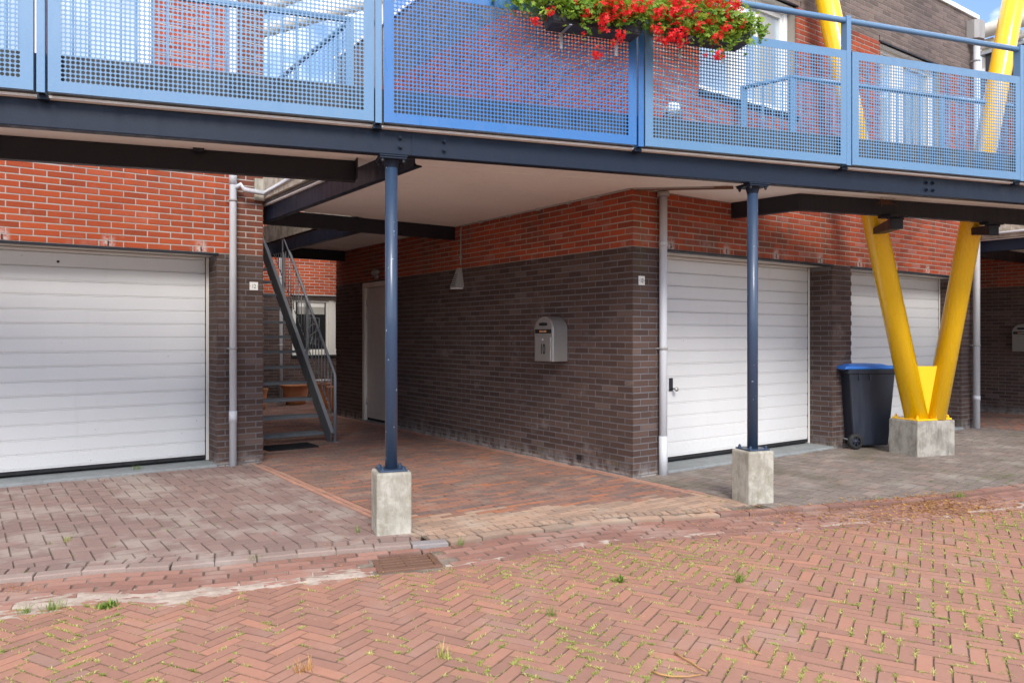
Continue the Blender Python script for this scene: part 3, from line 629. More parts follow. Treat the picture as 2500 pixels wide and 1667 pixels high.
# conduit along the soffit
mb = MB().tube([(-.02, .02, 2.84), (-.02, 3.14, 2.84), (-.016, 3.18, 2.80), (-.016, 3.18, 2.33)], .009, 8)
for y in (.5, .95, 1.5, 2.1, 2.7): mb.box((-.034, y - .03, 2.822), (-.004, y + .03, 2.85))
for z in (2.42, 2.72): mb.box((-.03, 3.16, z), (-.004, 3.20, z + .02))
mb.build('conduit', 'pvcd', wk)
MB().prism([(.02, -.03), (.05, -.01), (.75, -.62), (.72, -.64)], 2.825, 2.848).build('conduit', 'rust', wk)
# cobweb-like dry grass nest on the inner beam
mb = MB()
for _ in range(70):
    c = G(7.75 + random.gauss(0, .05), -.93, 2.80 + random.gauss(0, .012)); d = Vector((random.gauss(0, .05), random.gauss(0, .03), random.gauss(-.005, .02)))
    mb.tube([c, c + d * .6 + Vector((0, 0, .01)), c + d], .0012, 3)
tag(mb.build('bird_nest', 'straw'), 'wispy dry grass nest tucked on the dark beam above the yellow posts', 'nest')

# outer railing
rl = thing('railing', 'blue outer railing of perforated metal panels with a round handrail along the walkway', 'railing', G(3, .1, 2.87))
def perf_mesh(name, W, H, p, r, nx, nz, mat, n=12):
    mb = MB(); v = mb.v; f = mb.f; th = .003; x0 = (W - nx * p) / 2; z0 = (H - nz * p) / 2
    ring = [(math.cos(2 * math.pi * (k + .5) / n), math.sin(2 * math.pi * (k + .5) / n)) for k in range(n)]
    # 12-gon to square: each side of the square owns 3 edges of the hole
    corner = [(1, 1), (-1, 1), (-1, -1), (1, -1)]
    for i in range(nx):
        for j in range(nz):
            cx = x0 + (i + .5) * p; cz = z0 + (j + .5) * p; b = len(v)
            for y in (0, th):
                for q in corner: v.append((cx + q[0] * p / 2, y, cz + q[1] * p / 2))
                for q in ring: v.append((cx + q[0] * r, y, cz + q[1] * r))
            m_ = 4 + n
            for s, base in ((0, b), (1, b + m_)):
                for c in range(4):        # corner c (45+90c deg) next corner c+1
                    k0 = 1 + 3 * c; ks = [(k0 + q) % n for q in range(4)]
                    poly = [base + c] + [base + 4 + k for k in ks] + [base + (c + 1) % 4]
                    f.append(tuple(poly if s else poly[::-1]))
            for k in range(n):
                a, c = b + 4 + k, b + 4 + (k + 1) % n; f.append((a, c, c + m_, a + m_))
    mb.r = [0] * len(f); mb.sm = [False] * len(f)
    X0, X1, Z0, Z1 = x0, x0 + nx * p, z0, z0 + nz * p
    for lo, hi in (((0, 0, 0), (W, th, Z0)), ((0, 0, Z1), (W, th, H)), ((0, 0, Z0), (X0, th, Z1)), ((X1, 0, Z0), (W, th, Z1))): mb.box(lo, hi)
    return mb.mesh(name, M[mat])
PW, PH = 1.955, .975
pm = {k: perf_mesh('perforated_sheet', PW, PH, .0272, .0113, 67, 31, k) for k in ('steelblue', 'deepblue')}
panels = [(-3.78, 1.955), (-1.755, 1.955), (.276, 1.961), (2.306, 1.955), (4.337, 1.955), (6.347, 2.0), (8.395, 1.955), (10.42, 1.955)]
for i, (t0, W) in enumerate(panels):
    cm = 'deepblue' if i == 3 else 'steelblue'
    o = bpy.data.objects.new('perforated_sheet', pm[cm]); COL.objects.link(o); adopt(o, rl)
    base = frame(G(t0, .115, 2.872), DR); o.matrix_basis = base @ Matrix.Diagonal((W / PW, 1, 1, 1))
    o['label'] = ('deep blue perforated panel' if i == 3 else 'light blue perforated panel')
    mb = MB()
    for lo, hi in (((.0, .004, 0), (W, .034, .006)), ((0, .004, PH - .05), (W, .010, PH)), ((0, .0035, PH - .004), (W, .036, PH)), ((.0, .004, .007), (.006, .034, PH - .006)), ((W - .006, .004, .007), (W, .034, PH - .006)), ((0, .004, .007), (W, .010, .045))):
        mb.box(lo, hi, mat=base)
    mb.build('panel_frame', cm if i == 3 else 'steelblue', rl)
for i in range(len(panels) + 1):
    t = panels[i][0] - .037 if i < len(panels) else panels[-1][0] + 1.955 + .037
    mb = MB(); f = frame(G(t, .118, 0), DR)
    mb.box((-.0225, 0, 2.862), (.0225, .006, 4.15), mat=f); mb.box((-.0225, .0062, 2.862), (-.0165, .075, 4.15), mat=f); mb.box((.0165, .0062, 2.862), (.0225, .075, 4.15), mat=f)
    mb.build('post', 'deepblue' if t in (panels[4][0] - .037,) else 'steelblue', rl, bevel=.0015)
MB().tube([G(TL, .085, 4.117), G(TR, .085, 4.117)], .0255, 20).build('handrail', 'steelblue', rl)
for i in range(len(panels)):
    t = panels[i][0] - .037
    mb = MB(); f = frame(G(t, .07, 0), DR); mb.box((-.03, 0, 2.835), (.03, .05, 2.861), mat=f); mb.build('post_bracket', 'navy', rl)

# inner railing
ir = thing('railing', 'inner blue railing of thin upright bars seen through the perforated panels', 'railing', G(3, -1.35, 3.12))
def bars(p, q, zb=3.13, zt=4.137, sp=.11, post_ends=(1, 1), mat='steelblue', drop=0.):
    p = Vector(p).to_2d().to_3d(); q = Vector(q).to_2d().to_3d(); L = (q - p).length; n = max(1, round(L / sp)); f = frame((p.x, p.y, 0), q - p)
    MB().tube([(p.x, p.y, zt), (q.x, q.y, zt - drop)], .024, 14).build('handrail', mat, ir)
    MB().box((0, -.02, zb + .04), (L, .02, zb + .05), mat=f).build('bottom_rail', mat, ir)
    for i in range(1, n):
        a = p + (q - p) * (i / n); zz = zt - drop * i / n
        MB().tube([(a.x, a.y, zb + .05), (a.x, a.y, zz - .02)], .0075, 6).build('bar', mat, ir)
    for e, pt, zz in ((post_ends[0], p, zt), (post_ends[1], q, zt - drop)):
        if e: MB().box((-.035, -.012, zb - .01), (.035, .012, zz + .02), mat=frame((pt.x, pt.y, 0), DR)).build('post', mat, ir, bevel=.002)
bars(G(-2.6, -1.36), G(-.2, -1.36)); bars(G(-.2, -1.36), G(2.26, -1.36), post_ends=(0, 1))
c = G(2.26, -1.36); bars((c.x + .01, c.y + .06), (-2.61, 2.98), post_ends=(0, 1))
bars(G(6.88, -1.31), G(8.95, -1.30)); bars(G(8.95, -1.30), G(11.2, -1.30), post_ends=(0, 1))
c = G(6.88, -1.31); bars((c.x, c.y), (1.50, -.16), post_ends=(0, 1), drop=.06)

# steel columns and their concrete blocks
def column(t, o, grp, lab_c, lab_b, s=.250, h=.435, hue='column'):
    b = G(t, o)
    blk = MB().box((-s / 2, -s / 2, -.05), (s / 2, s / 2, h), mat=frame((b.x, b.y, 0), DR)).build('concrete_block', 'conc', bevel=.016, seg=2)
    tag(blk, lab_b, 'concrete block', 'concrete blocks under the blue columns')
    c = thing('steel_column', lab_c, 'column', (b.x, b.y, h), grp)
    MB().tube([(b.x, b.y, h + .012), (b.x, b.y, 2.635)], .0445, 28).build('pole', hue, c)
    f = frame((b.x, b.y, 0), DR)
    MB().box((-.10, -.10, h + .001), (.10, .10, h + .013), mat=f).build('base_plate', hue, c, bevel=.002)
    MB().box((-.095, -.095, 2.652), (.095, .095, 2.664), mat=f).box((-.10, -.10, 2.666), (.10, .10, 2.677), mat=f).build('head_plate', 'navy', c, bevel=.002)
    MB().lathe([(.0445, 2.60), (.05, 2.62), (.06, 2.652)], (b.x, b.y, 0), 20).build('head_collar', 'navy', c)
    for sx in (-1, 1):
        for sy in (-1, 1):
            w0 = f @ Vector((sx * .075, sy * .075, 0))
            for z, d in ((h + .013, 1), (2.651, -1)):
                MB().tube([(w0.x, w0.y, z), (w0.x, w0.y, z + d * .004)], .017, 12).tube([(w0.x, w0.y, z + d * .004), (w0.x, w0.y, z + d * .018)], .013, 6, smooth=False).tube([(w0.x, w0.y, z + d * .018), (w0.x, w0.y, z + d * .026)], .007, 8).build('bolt', hue if d > 0 else 'black', c)
    return c
column(2.394, -.09, 'blue steel columns under the walkway', 'blue round steel column left of the mailbox wall, nearest the drain', 'pale mossy concrete block carrying the left blue column by the drain')
column(5.47, -.08, 'blue steel columns under the walkway', 'dark blue round steel column in front of the number 10 garage door', 'stained concrete block carrying the blue column before the garage door')

# yellow V support
vb = Vector((3.90, -.866, 0))
fr = frame(vb, DR)
tag(MB().box((-.285, -.21, -.05), (.285, .21, .41), mat=fr).build('concrete_block', 'conc2', bevel=.012), 'large dark stained concrete block under the yellow V-shaped support', 'concrete block')
vs_ = thing('v_support', 'glossy yellow V-shaped tubular support standing on a concrete block beside the bin', 'support', (vb.x, vb.y, .41))
def lerp(a, b, f): return tuple(a[i] + (b[i] - a[i]) * f for i in range(3))
A0, A1 = (3.765, -.875, .420), (2.908, -.262, 5.347); B0, B1 = (3.972, -.980, .420), (4.695, -1.541, 5.347)
MB().tube([A0, lerp(A0, A1, 1.5)], .127, 40).build('leg', 'yellow', vs_); MB().tube([B0, lerp(B0, B1, 1.5)], .121, 40).build('leg', 'yellow', vs_)
gp = [(3.80, -.884, .43), (3.93, -.977, .43), (4.01, -1.034, 1.04), (3.73, -.834, 1.04)]
ofs = Vector((-SN, -CS, 0)) * .012; fw_ = ofs * 1.5
vv = [Vector(p) + ofs + fw_ for p in gp] + [Vector(p) - ofs + fw_ for p in gp]
g_ = MB(); g_.add(vv, [(0, 1, 2, 3), (7, 6, 5, 4), (0, 4, 5, 1), (1, 5, 6, 2), (2, 6, 7, 3), (3, 7, 4, 0)]); g_.build('gusset_plate', 'yellow', vs_)
MB().box((-.262, -.187, .412), (.262, .187, .432), mat=fr).build('base_plate', 'yellow', vs_, bevel=.003)
for sx in (-1, 1):
    for sy in (-1, 1):
        w0 = fr @ Vector((sx * .232, sy * .155, 0)); MB().tube([(w0.x, w0.y, .433), (w0.x, w0.y, .455)], .018, 6, smooth=False).tube([(w0.x, w0.y, .455), (w0.x, w0.y, .468)], .01, 8).build('bolt', 'yellow', vs_)
def atd(px, py, d): u = (px - 1250) / 1878; return (CAMX + (u * CS + SN) * d, CAMY + (-u * SN + CS) * d, CAMZ + (819 - py) / 1878 * d)
for P_, Q_, ep in ((A0, A1, (2190, 8.15)), (B0, B1, (2427, 8.68))):
    f_ = (2.62 - P_[2]) / (Q_[2] - P_[2]); S_ = Vector(lerp(P_, Q_, f_)); E_ = Vector(atd(ep[0], 545, ep[1])); S_.z = E_.z = 0
    dv = (E_ - S_).normalized(); sv = Vector((0, 0, 1)).cross(dv) * .062
    hexa0 = [S_ - sv + Vector((0, 0, 2.585)), S_ + sv + Vector((0, 0, 2.585)), E_ + sv + Vector((0, 0, 2.528)), E_ - sv + Vector((0, 0, 2.528)), S_ - sv + Vector((0, 0, 2.65)), S_ + sv + Vector((0, 0, 2.65)), E_ + sv + Vector((0, 0, 2.65)), E_ - sv + Vector((0, 0, 2.65))]
    mb = MB(); mb.add(hexa0, [(3, 2, 1, 0), (4, 5, 6, 7), (0, 1, 5, 4), (1, 2, 6, 5), (2, 3, 7, 6), (3, 0, 4, 7)]); mb.build('stub_beam', 'black', vs_, bevel=.006)
    tt, oo = par(E_.x, E_.y)
    for za in (2.652, 2.667): gbox(MB(), tt - .12, tt + .12, -1.09, oo + .03, za, za + .012).build('bearing_plate', 'black', vs_, bevel=.002)
    for a in (-.10, .10):
        w0 = G(tt + a, oo - .02); MB().tube([(w0.x, w0.y, 2.63), (w0.x, w0.y, 2.651)], .014, 6, smooth=False).build('bolt', 'black', vs_)
# ------------------------------------------------------------------ stair in the passage
st = thing('staircase', 'steep galvanised steel staircase with grated treads behind the number 12 pillar', 'staircase', (-2.0, 5.5, 0))
XR, XL = -1.43, -2.52
for x in (XR, XL):
    mb = MB(); n_ = (0, -.70710678, .70710678)
    pr = [(4.18, 0), (4.42, 0), (7.30, 2.88), (7.30, 3.12), (7.02, 3.12), (4.06, .16), (4.06, 0)]
    pr = [(4.12, -.01), (4.25, -.01), (7.14, 2.84), (7.22, 3.02), (7.02, 3.02), (4.12, .12)]
    vs1 = [(x - .004, a, b) for a, b in pr] + [(x + .004, a, b) for a, b in pr]; n = len(pr)
    mb.add(vs1, [tuple(range(n)), tuple(range(2 * n - 1, n - 1, -1))] + [(i, n + i, n + (i + 1) % n, (i + 1) % n) for i in range(n)])
    sg = mb.build('stringer', 'galvd', st); mb = MB()
    s_ = 1 if x == XR else -1
    for (ya, za), (yb, zb) in (((4.12, .12), (7.02, 3.02)), ((4.25, -.01), (7.14, 2.84))):
        d = Vector((0, yb - ya, zb - za)).normalized(); nn = Vector((0, -d.z, d.y)) * .006
        a, b = Vector((x, ya, za)), Vector((x, yb, zb)); e = Vector((s_ * .045, 0, 0))
        q = [a - nn, b - nn, b + nn, a + nn]; q = q + [v + e for v in q]
        mb.add(q, [(0, 1, 2, 3), (7, 6, 5, 4), (0, 4, 5, 1), (1, 5, 6, 2), (2, 6, 7, 3), (3, 7, 4, 0)])
    mb.build('flange', 'galv', sg)
def tread_mesh():
    mb = MB(); L = XR - XL - .012; D = .235
    mb.box((0, 0, -.035), (L, .004, 0)); mb.box((0, D - .004, -.035), (L, D, 0)); mb.box((0, .004, -.035), (.004, D - .004, 0)); mb.box((L - .004, .004, -.035), (L, D - .004, 0))
    k = .033
    x = k
    while x < L - .01: mb.box((x, .004, -.03), (x + .003, D - .004, -.001)); x += k
    y = .037
    while y < D - .01: mb.box((.004, y, -.028), (L - .004, y + .003, -.002)); y += .033
    mb.box((0, -.004, -.037), (L, -.0005, 0))
    return mb.mesh('tread', M['galvd'])
tm = tread_mesh()
for i in range(14):
    o = bpy.data.objects.new('tread', tm); COL.objects.link(o); adopt(o, st); o.location = (XL + .006, 4.385 + .2135 * i - .04, .118 + .2135 * i)
HX = XR + .055
hr0, hr1 = Vector((HX, 4.14, .90)), Vector((HX, 7.1, 3.93))
MB().tube([(HX, 4.12, .0), (HX, 4.12, .86), (HX, 4.135, .90), hr1, (HX, 7.25, 4.0)], .020, 12).build('handrail', 'galv', st)
MB().box((HX - .03, 4.07, -.004), (HX + .03, 4.17, .006)).build('foot_plate', 'galv', st)
d = (hr1 - hr0)
for i in range(1, 27):
    y = 4.14 + i * .110; zt = .90 + (y - 4.14) * d.z / d.y; zb = max(.02, .14 + (y - 4.08) * 1.0)
    if zb < zt - .05:
        big = i in (9, 18); 
        (MB().box((HX - .018, y - .018, zb - .15), (HX + .018, y + .018, zt)) if big else MB().tube([(HX, y, zb + .05), (HX, y, zt)], .0062, 6)).build('baluster', 'galv', st)
mb = MB()
for i in range(44):       # serrated splash strip above the stringer
    y = 4.16 + i * .066; z = .20 + (y - 4.12) + .02
    if y < 7.0: mb.box((HX - .003, -.030, -.010), (HX + .003, .030, .012 + .004 * (i % 2)), mat=Matrix.Translation((0, y, z + .03)) @ Matrix.Rotation(R(45), 4, 'X'))
mb.build('kick_strip', 'galv', st)
# landing rail behind the stair
mb = MB()
for i in range(9): mb.tube([(-2.58 + i * .075, 3.20, 3.0), (-2.58 + i * .075, 3.20, 4.0)], .006, 6)
mb.build('landing_bars', 'galv', st)

# doormat
dm = MB().box((-2.35, 3.81, .001), (-1.72, 4.22, .016))
mb = dm
for _ in range(3400):
    x, y = random.uniform(-2.34, -1.73), random.uniform(3.82, 4.21); h = random.uniform(.004, .010); mb.add([(x - .004, y, .015), (x + .004, y + .002, .015), (x + random.gauss(0, .002), y, .016 + h)], [(0, 1, 2)])
mo = mb.build('doormat', 'mat'); mo.rotation_euler.z = 0; tag(mo, 'black bristle doormat lying before the lowest stair tread', 'doormat')

# terracotta pots
def pot(px, py, h, r, name, label, z=0, kind=0):
    c = gnd(px, py)
    pr = [(.001, .01), (r * .62, 0), (r * .70, h * .25), (r * .82, h * .62), (r * .80, h * .64), (r * .86, h * .80), (r * .98, h * .93), (r * 1.02, h * .97), (r, h), (r * .90, h * .99), (r * .84, h * .85), (r * .6, h * .8)]
    if kind: pr = [(.001, .01), (r * .7, 0), (r * .76, h * .3), (r * .9, h * .55), (r * .84, h * .6), (r * .88, h * .85), (r * 1.08, h * .9), (r * 1.08, h * .97), (r * .9, h), (r * .8, h * .96), (r * .3, h * .93)]
    o = MB().lathe(pr, (c.x, c.y, z), 32).build('flower_pot', 'terra'); tag(o, label, 'flower pot', 'terracotta pots behind the stair'); return c
pot(722, 987, .40, .30, 'a', 'wide terracotta bowl pot on the paving behind the stair treads')
c = pot(786, 1000, .52, .17, 'b', 'tall narrow terracotta pot with a pale lid behind the stair handrail', kind=1)
MB().lathe([(.001, .53), (.15, .53), (.16, .55), (.15, .57), (.001, .575)], (c.x, c.y, 0), 24).build('lid_saucer', 'plate'); bpy.data.objects['lid_saucer'].name = 'saucer'
tag(bpy.data.objects['saucer'], 'pale stoneware saucer lying on top of the tall narrow pot', 'saucer')
pot(826, 1004, .46, .22, 'c', 'dark terracotta pot half hidden at the passage wall end', kind=0)
pot(636, 1000, .40, .14, 'd', 'small terracotta pot just showing past the number 12 pillar')

# ------------------------------------------------------------------ mailboxes
def solid(o):
    dg_ = bpy.context.evaluated_depsgraph_get(); me = bpy.data.meshes.new_from_object(o.evaluated_get(dg_)); n = bpy.data.objects.new('digits', me); COL.objects.link(n)
    n.parent = o.parent; n.matrix_parent_inverse = o.matrix_parent_inverse.copy(); n.matrix_basis = o.matrix_basis.copy(); bpy.data.objects.remove(o)
def mailbox(X, Y0, Y1, z0, label, digits):
    t = thing('mailbox', label, 'mailbox', (X, (Y0 + Y1) / 2, z0), 'stainless steel mailboxes')
    yc = (Y0 + Y1) / 2; hw = (Y1 - Y0) / 2; D = .20; zs = z0 + .345
    def arch(k, hw_, n=14): return [(yc - hw_, z0), (yc + hw_, z0)] + [(yc + hw_ * math.cos(a), zs + hw_ * .88 * math.sin(a)) for a in [math.pi * i / n for i in range(n + 1)]]
    def ext(poly, xa, xb):
        mb = MB(); n = len(poly); mb.add([(xa, a, b) for a, b in poly] + [(xb, a, b) for a, b in poly], [tuple(range(n)), tuple(range(2 * n - 1, n - 1, -1))] + [(i, n + i, n + (i + 1) % n, (i + 1) % n) for i in range(n)]); return mb
    ext(arch(0, hw), X - D, X - .002).build('body', 'alu', t, bevel=.003)
    ext(arch(0, hw - .006), X - D - .010, X - D - .001).build('front_rim', 'alu', t, bevel=.002)
    xf = X - D - .011
    MB().box((xf - .006, yc - hw + .03, z0 + .008), (xf, yc + hw - .03, z0 + .265)).build('door', 'alu', t, bevel=.002)
    MB().box((xf - .004, yc - hw + .02, z0 + .305), (xf, yc + hw - .02, z0 + .350)).build('mail_slot', 'ink', t)
    MB().box((xf - .012, yc - hw + .014, z0 + .352), (xf, yc + hw - .014, z0 + .362)).build('slot_flap', 'alu', t)
    for s_ in (-1, 1): MB().box((xf - .0075, yc + s_ * .045 - .013, z0 + .316), (xf - .0045, yc + s_ * .045 + .013, z0 + .338)).build('sticker', 'orange', t)
    MB().box((xf - .007, yc - .03, z0 + .318), (xf - .0045, yc + .03, z0 + .336)).build('name_label', 'pvcd', t)
    ov = [(yc + .075 * math.copysign(abs(math.cos(a)) ** .6, math.cos(a)), z0 + .405 + .018 * math.copysign(abs(math.sin(a)) ** .6, math.sin(a))) for a in [2 * math.pi * i / 20 for i in range(20)]]
    ext(ov, xf - .003, xf).build('viewing_slot', 'ink', t)
    MB().tube([(xf - .006, yc, z0 + .24), (xf - .012, yc, z0 + .24)], .009, 14).build('lock', 'pvc', t)
    if digits:
        tx = bpy.data.curves.new('number', 'FONT'); tx.body = digits; tx.size = .155; tx.extrude = .0008; tx.align_x = 'CENTER'; tx.offset = .0022
        o = bpy.data.objects.new('number', tx); COL.objects.link(o); tx.materials.append(M['ink']); adopt(o, t)
        o.location = (xf - .0075, yc, z0 + .082); o.rotation_euler = (R(90), 0, R(-90)); o.scale = (.58, 1, 1); solid(o)
mailbox(0, 1.0, 1.325, 1.118, 'arched stainless steel mailbox numbered 10 on the brown passage wall', '10')
mailbox(9.99, .16, .47, 1.118, 'stainless steel mailbox cut off at the right edge on the dark far wall', '')

# house number plates
def plate(x, y, z, w_, h_, digits, label):
    t = thing('number_plate', label, 'house number', (x, y, z)); MB().box((x - w_ / 2, y - .008, z - h_ / 2), (x + w_ / 2, y - .003, z + h_ / 2)).build('plate', 'plate', t, bevel=.001)
    for s_ in (-1, 1): MB().tube([(x + s_ * (w_ / 2 - .006), y - .011, z), (x + s_ * (w_ / 2 - .006), y - .007, z)], .0035, 8).build('screw', 'rust', t)
    if digits:
        tx = bpy.data.curves.new('number', 'FONT'); tx.body = digits; tx.size = .062; tx.extrude = .0005; tx.align_x = 'CENTER'
        o = bpy.data.objects.new('number', tx); COL.objects.link(o); tx.materials.append(M['ink']); adopt(o, t); o.location = (x, y - .0095, z - .022); o.rotation_euler = (R(90), 0, 0); o.scale = (.72, 1, 1); solid(o)
plate(-2.756, 3.08, 1.943, .092, .090, '12', 'small white enamel house number 12 on the left brick pillar')
plate(.116, 0, 1.945, .085, .090, '10', 'small white enamel house number 10 on the brick corner beside the grey downpipe')
plate(7.285, 0, 1.93, .085, .090, '', 'tiny pale plate on the brick corner behind the right downpipe')

# wall lamps
wl = thing('wall_lamp', 'grey metal wedge-shaped wall lamp with slots on the passage wall', 'wall lamp', (0, 3.2, 2.13))
def hexa(b, t_, name, m, p, bev=.006):
    mb = MB(); mb.add(list(b) + list(t_), [(3, 2, 1, 0), (4, 5, 6, 7), (0, 1, 5, 4), (1, 2, 6, 5), (2, 3, 7, 6), (3, 0, 4, 7)]); return mb.build(name, m, p, bevel=bev)
hexa([(-.13, 3.28, 2.03), (-.13, 3.12, 2.03), (-.003, 3.11, 2.03), (-.003, 3.29, 2.03)], [(-.05, 3.23, 2.29), (-.05, 3.17, 2.29), (-.003, 3.17, 2.29), (-.003, 3.23, 2.29)], 'housing', 'pvcd', wl)
for i in range(6):
    z = 2.06 + i * .027; f_ = (z - 2.03) / .26; x = -.131 + .08 * f_ - .002; hw = .062 - .035 * f_
    MB().box((x - .002, 3.21 - hw * .9, z), (x + .004, 3.21 + hw * .9, z + .007)).build('slot', 'ink', wl)
MB().box((-.12, 3.13, 2.01), (-.01, 3.28, 2.028)).build('diffuser', 'bulb', wl, bevel=.004)
l2 = thing('wall_lamp', 'small dim grey lamp fixed above the side door in the passage', 'wall lamp', (0, 5.9, 2.36))
MB().lathe([(.001, 0), (.09, .005), (.10, .03), (.06, .05), (.001, .055)], (0, 0, 0), 20, mat=Matrix.Translation((-.004, 5.72, 2.40)) @ Matrix.Rotation(R(-90), 4, 'Y') @ Matrix.Diagonal((.5, 1.3, 1.3, 1))).build('glass', 'pvcd', l2)
MB().box((-.03, 5.67, 2.30), (-.003, 5.77, 2.35)).build('base', 'pvcd', l2, bevel=.005)
gl = thing('wall_lamp', 'white round louvred lamp on the upper red wall behind the perforated panel', 'wall lamp', (.48, 0, 3.67))
MB().lathe([(.001, -.07), (.05, -.055), (.075, 0), (.05, .055), (.001, .07)], (.48, -.09, 3.69), 20).build('globe', 'bulb', gl)
for i in range(3): MB().lathe([(.05, 0), (.09, -.012), (.05, .004)], (.48, -.09, 3.60 + i * .03), 20).build('louvre', 'upvc', gl)
MB().box((.44, -.03, 3.58), (.52, -.003, 3.72)).build('base', 'upvc', gl)

# ------------------------------------------------------------------ wheelie bin
bn = thing('wheelie_bin', 'dark wheelie bin with a bright blue lid between garage pillar and yellow support', 'bin', (3.8, -.3, 0))
ax = Vector((CS, -SN, 0)); bx = Vector((SN, CS, 0)); ang = R(9)
ax2 = (ax * math.cos(ang) + bx * math.sin(ang)).normalized()
bf = frame((3.60, -.185, 0), ax2)    # local x: back (wheels) to front, y: width away from the camera
def bh(zlo, zhi, x0a, x1a, x0b, x1b, y0a, y1a, y0b, y1b, name, m, parent=bn, bev=.02):
    lo = [(x0a, y0a, zlo), (x1a, y0a, zlo), (x1a, y1a, zlo), (x0a, y1a, zlo)]; hi = [(x0b, y0b, zhi), (x1b, y0b, zhi), (x1b, y1b, zhi), (x0b, y1b, zhi)]
    return hexa([bf @ Vector(v) for v in lo], [bf @ Vector(v) for v in hi], name, m, parent, bev)
bh(.03, .955, .03, .50, -.06, .56, .03, .47, -.02, .54, 'body', 'binbody')
bh(.925, .980, -.085, .60, -.09, .61, -.035, .555, -.04, .56, 'rim', 'binbody', bev=.01)
bh(.982, 1.024, -.15, .63, -.12, .60, -.055, .575, -.045, .565, 'lid', 'binlid', bev=.014)
bh(1.0245, 1.044, -.06, .50, .0, .44, .02, .50, .08, .44, 'lid_dome', 'binlid', bev=.015)
for x in (.05, .20): bh(.85, .924, x, x + .018, x, x + .018, -.035, -.0, -.035, -.0, 'rib', 'binbody', bev=.003)
MB().tube([bf @ Vector((-.125, .0, .985)), bf @ Vector((-.125, .52, .985))], .016, 12).build('handle', 'binbody', bn)
MB().tube([bf @ Vector((.0, -.03, .10)), bf @ Vector((.0, .53, .10))], .011, 10).build('axle', 'galv', bn)
for y in (-.055, .51):
    o_ = bf @ Matrix.Translation((-.01, y, .10)) @ Matrix.Rotation(R(90), 4, 'X')
    wh = MB().lathe([(.055, -.025), (.085, -.028), (.098, -.016), (.100, 0), (.098, .016), (.085, .028), (.055, .025)], (0, 0, 0), 28, mat=o_).build('wheel', 'rubber', bn)
    mb = MB().lathe([(.001, .02), (.016, .02), (.018, .010), (.056, .005), (.056, -.005), (.001, -.01)], (0, 0, 0), 20, mat=o_)
    for k in range(6): a = k * math.pi / 3; mb.box((.015, -.005, .004), (.056, .005, .016), mat=o_ @ Matrix.Rotation(a, 4, 'Z'))
    mb.build('rim', 'binbody', wh)
bh(.80, .87, .545, .556, .553, .560, .12, .17, .12, .17, 'label', 'plate', bev=0)
MB().box((.5535, .10, .705), (.558, .22, .712), mat=bf).build('sticker', 'orange', bn)

# ------------------------------------------------------------------ planters with geraniums
def planter(t0, t1, label, dz):
    p = thing('planter', label, 'planter', G((t0 + t1) / 2, .24, 3.5), 'wicker planters on the railing')
    f = frame(G(t0, .16, dz), DR); L = t1 - t0
    lo = [(.02, -.17, 3.61), (L - .02, -.17, 3.61), (L - .02, -.01, 3.61), (.02, -.01, 3.61)]; hi = [(-.02, -.21, 3.80), (L + .02, -.21, 3.80), (L + .02, .02, 3.80), (-.02, .02, 3.80)]
    hexa([f @ Vector(v) for v in lo], [f @ Vector(v) for v in hi], 'trough', 'planter', p, .008)
    mb = MB()
    for i in range(4):
        z = 3.625 + i * .045; e = 0
        n = int(L / .034)
        for k in range(n):
            x = .02 + k * .034 + (.017 if i % 2 else 0)
            y = -.17 - .04 * (z - 3.61) / .19
            mb.box((x, y - .006, z), (min(x + .029, L - .01), y + .006, z + .040), mat=f)
    mb.build('weave', 'planter', p, kind='stuff')
    for x in (.13, L - .16):
        MB().box((x, -.025, 3.49), (x + .022, -.020, 3.60), mat=f).box((x, -.20, 3.598), (x + .022, -.02, 3.604), mat=f).box((x, -.025, 3.604), (x + .022, -.020, 3.86), mat=f).build('bracket', 'alu', p)
planter(3.46, 4.20, 'dark wicker planter hanging on the railing left of the deep blue post', .02)
planter(4.46, 5.14, 'dark wicker planter hanging on the railing right of the deep blue post', .065)
LEAF = []
for k in range(15):
    a = math.pi * 2 * k / 15 - math.pi / 2; r = 1.0 if k % 3 == 1 else (.82 if k % 3 else .66)
    if k == 0: r = .15
    LEAF.append((math.cos(a) * r, math.sin(a) * r))
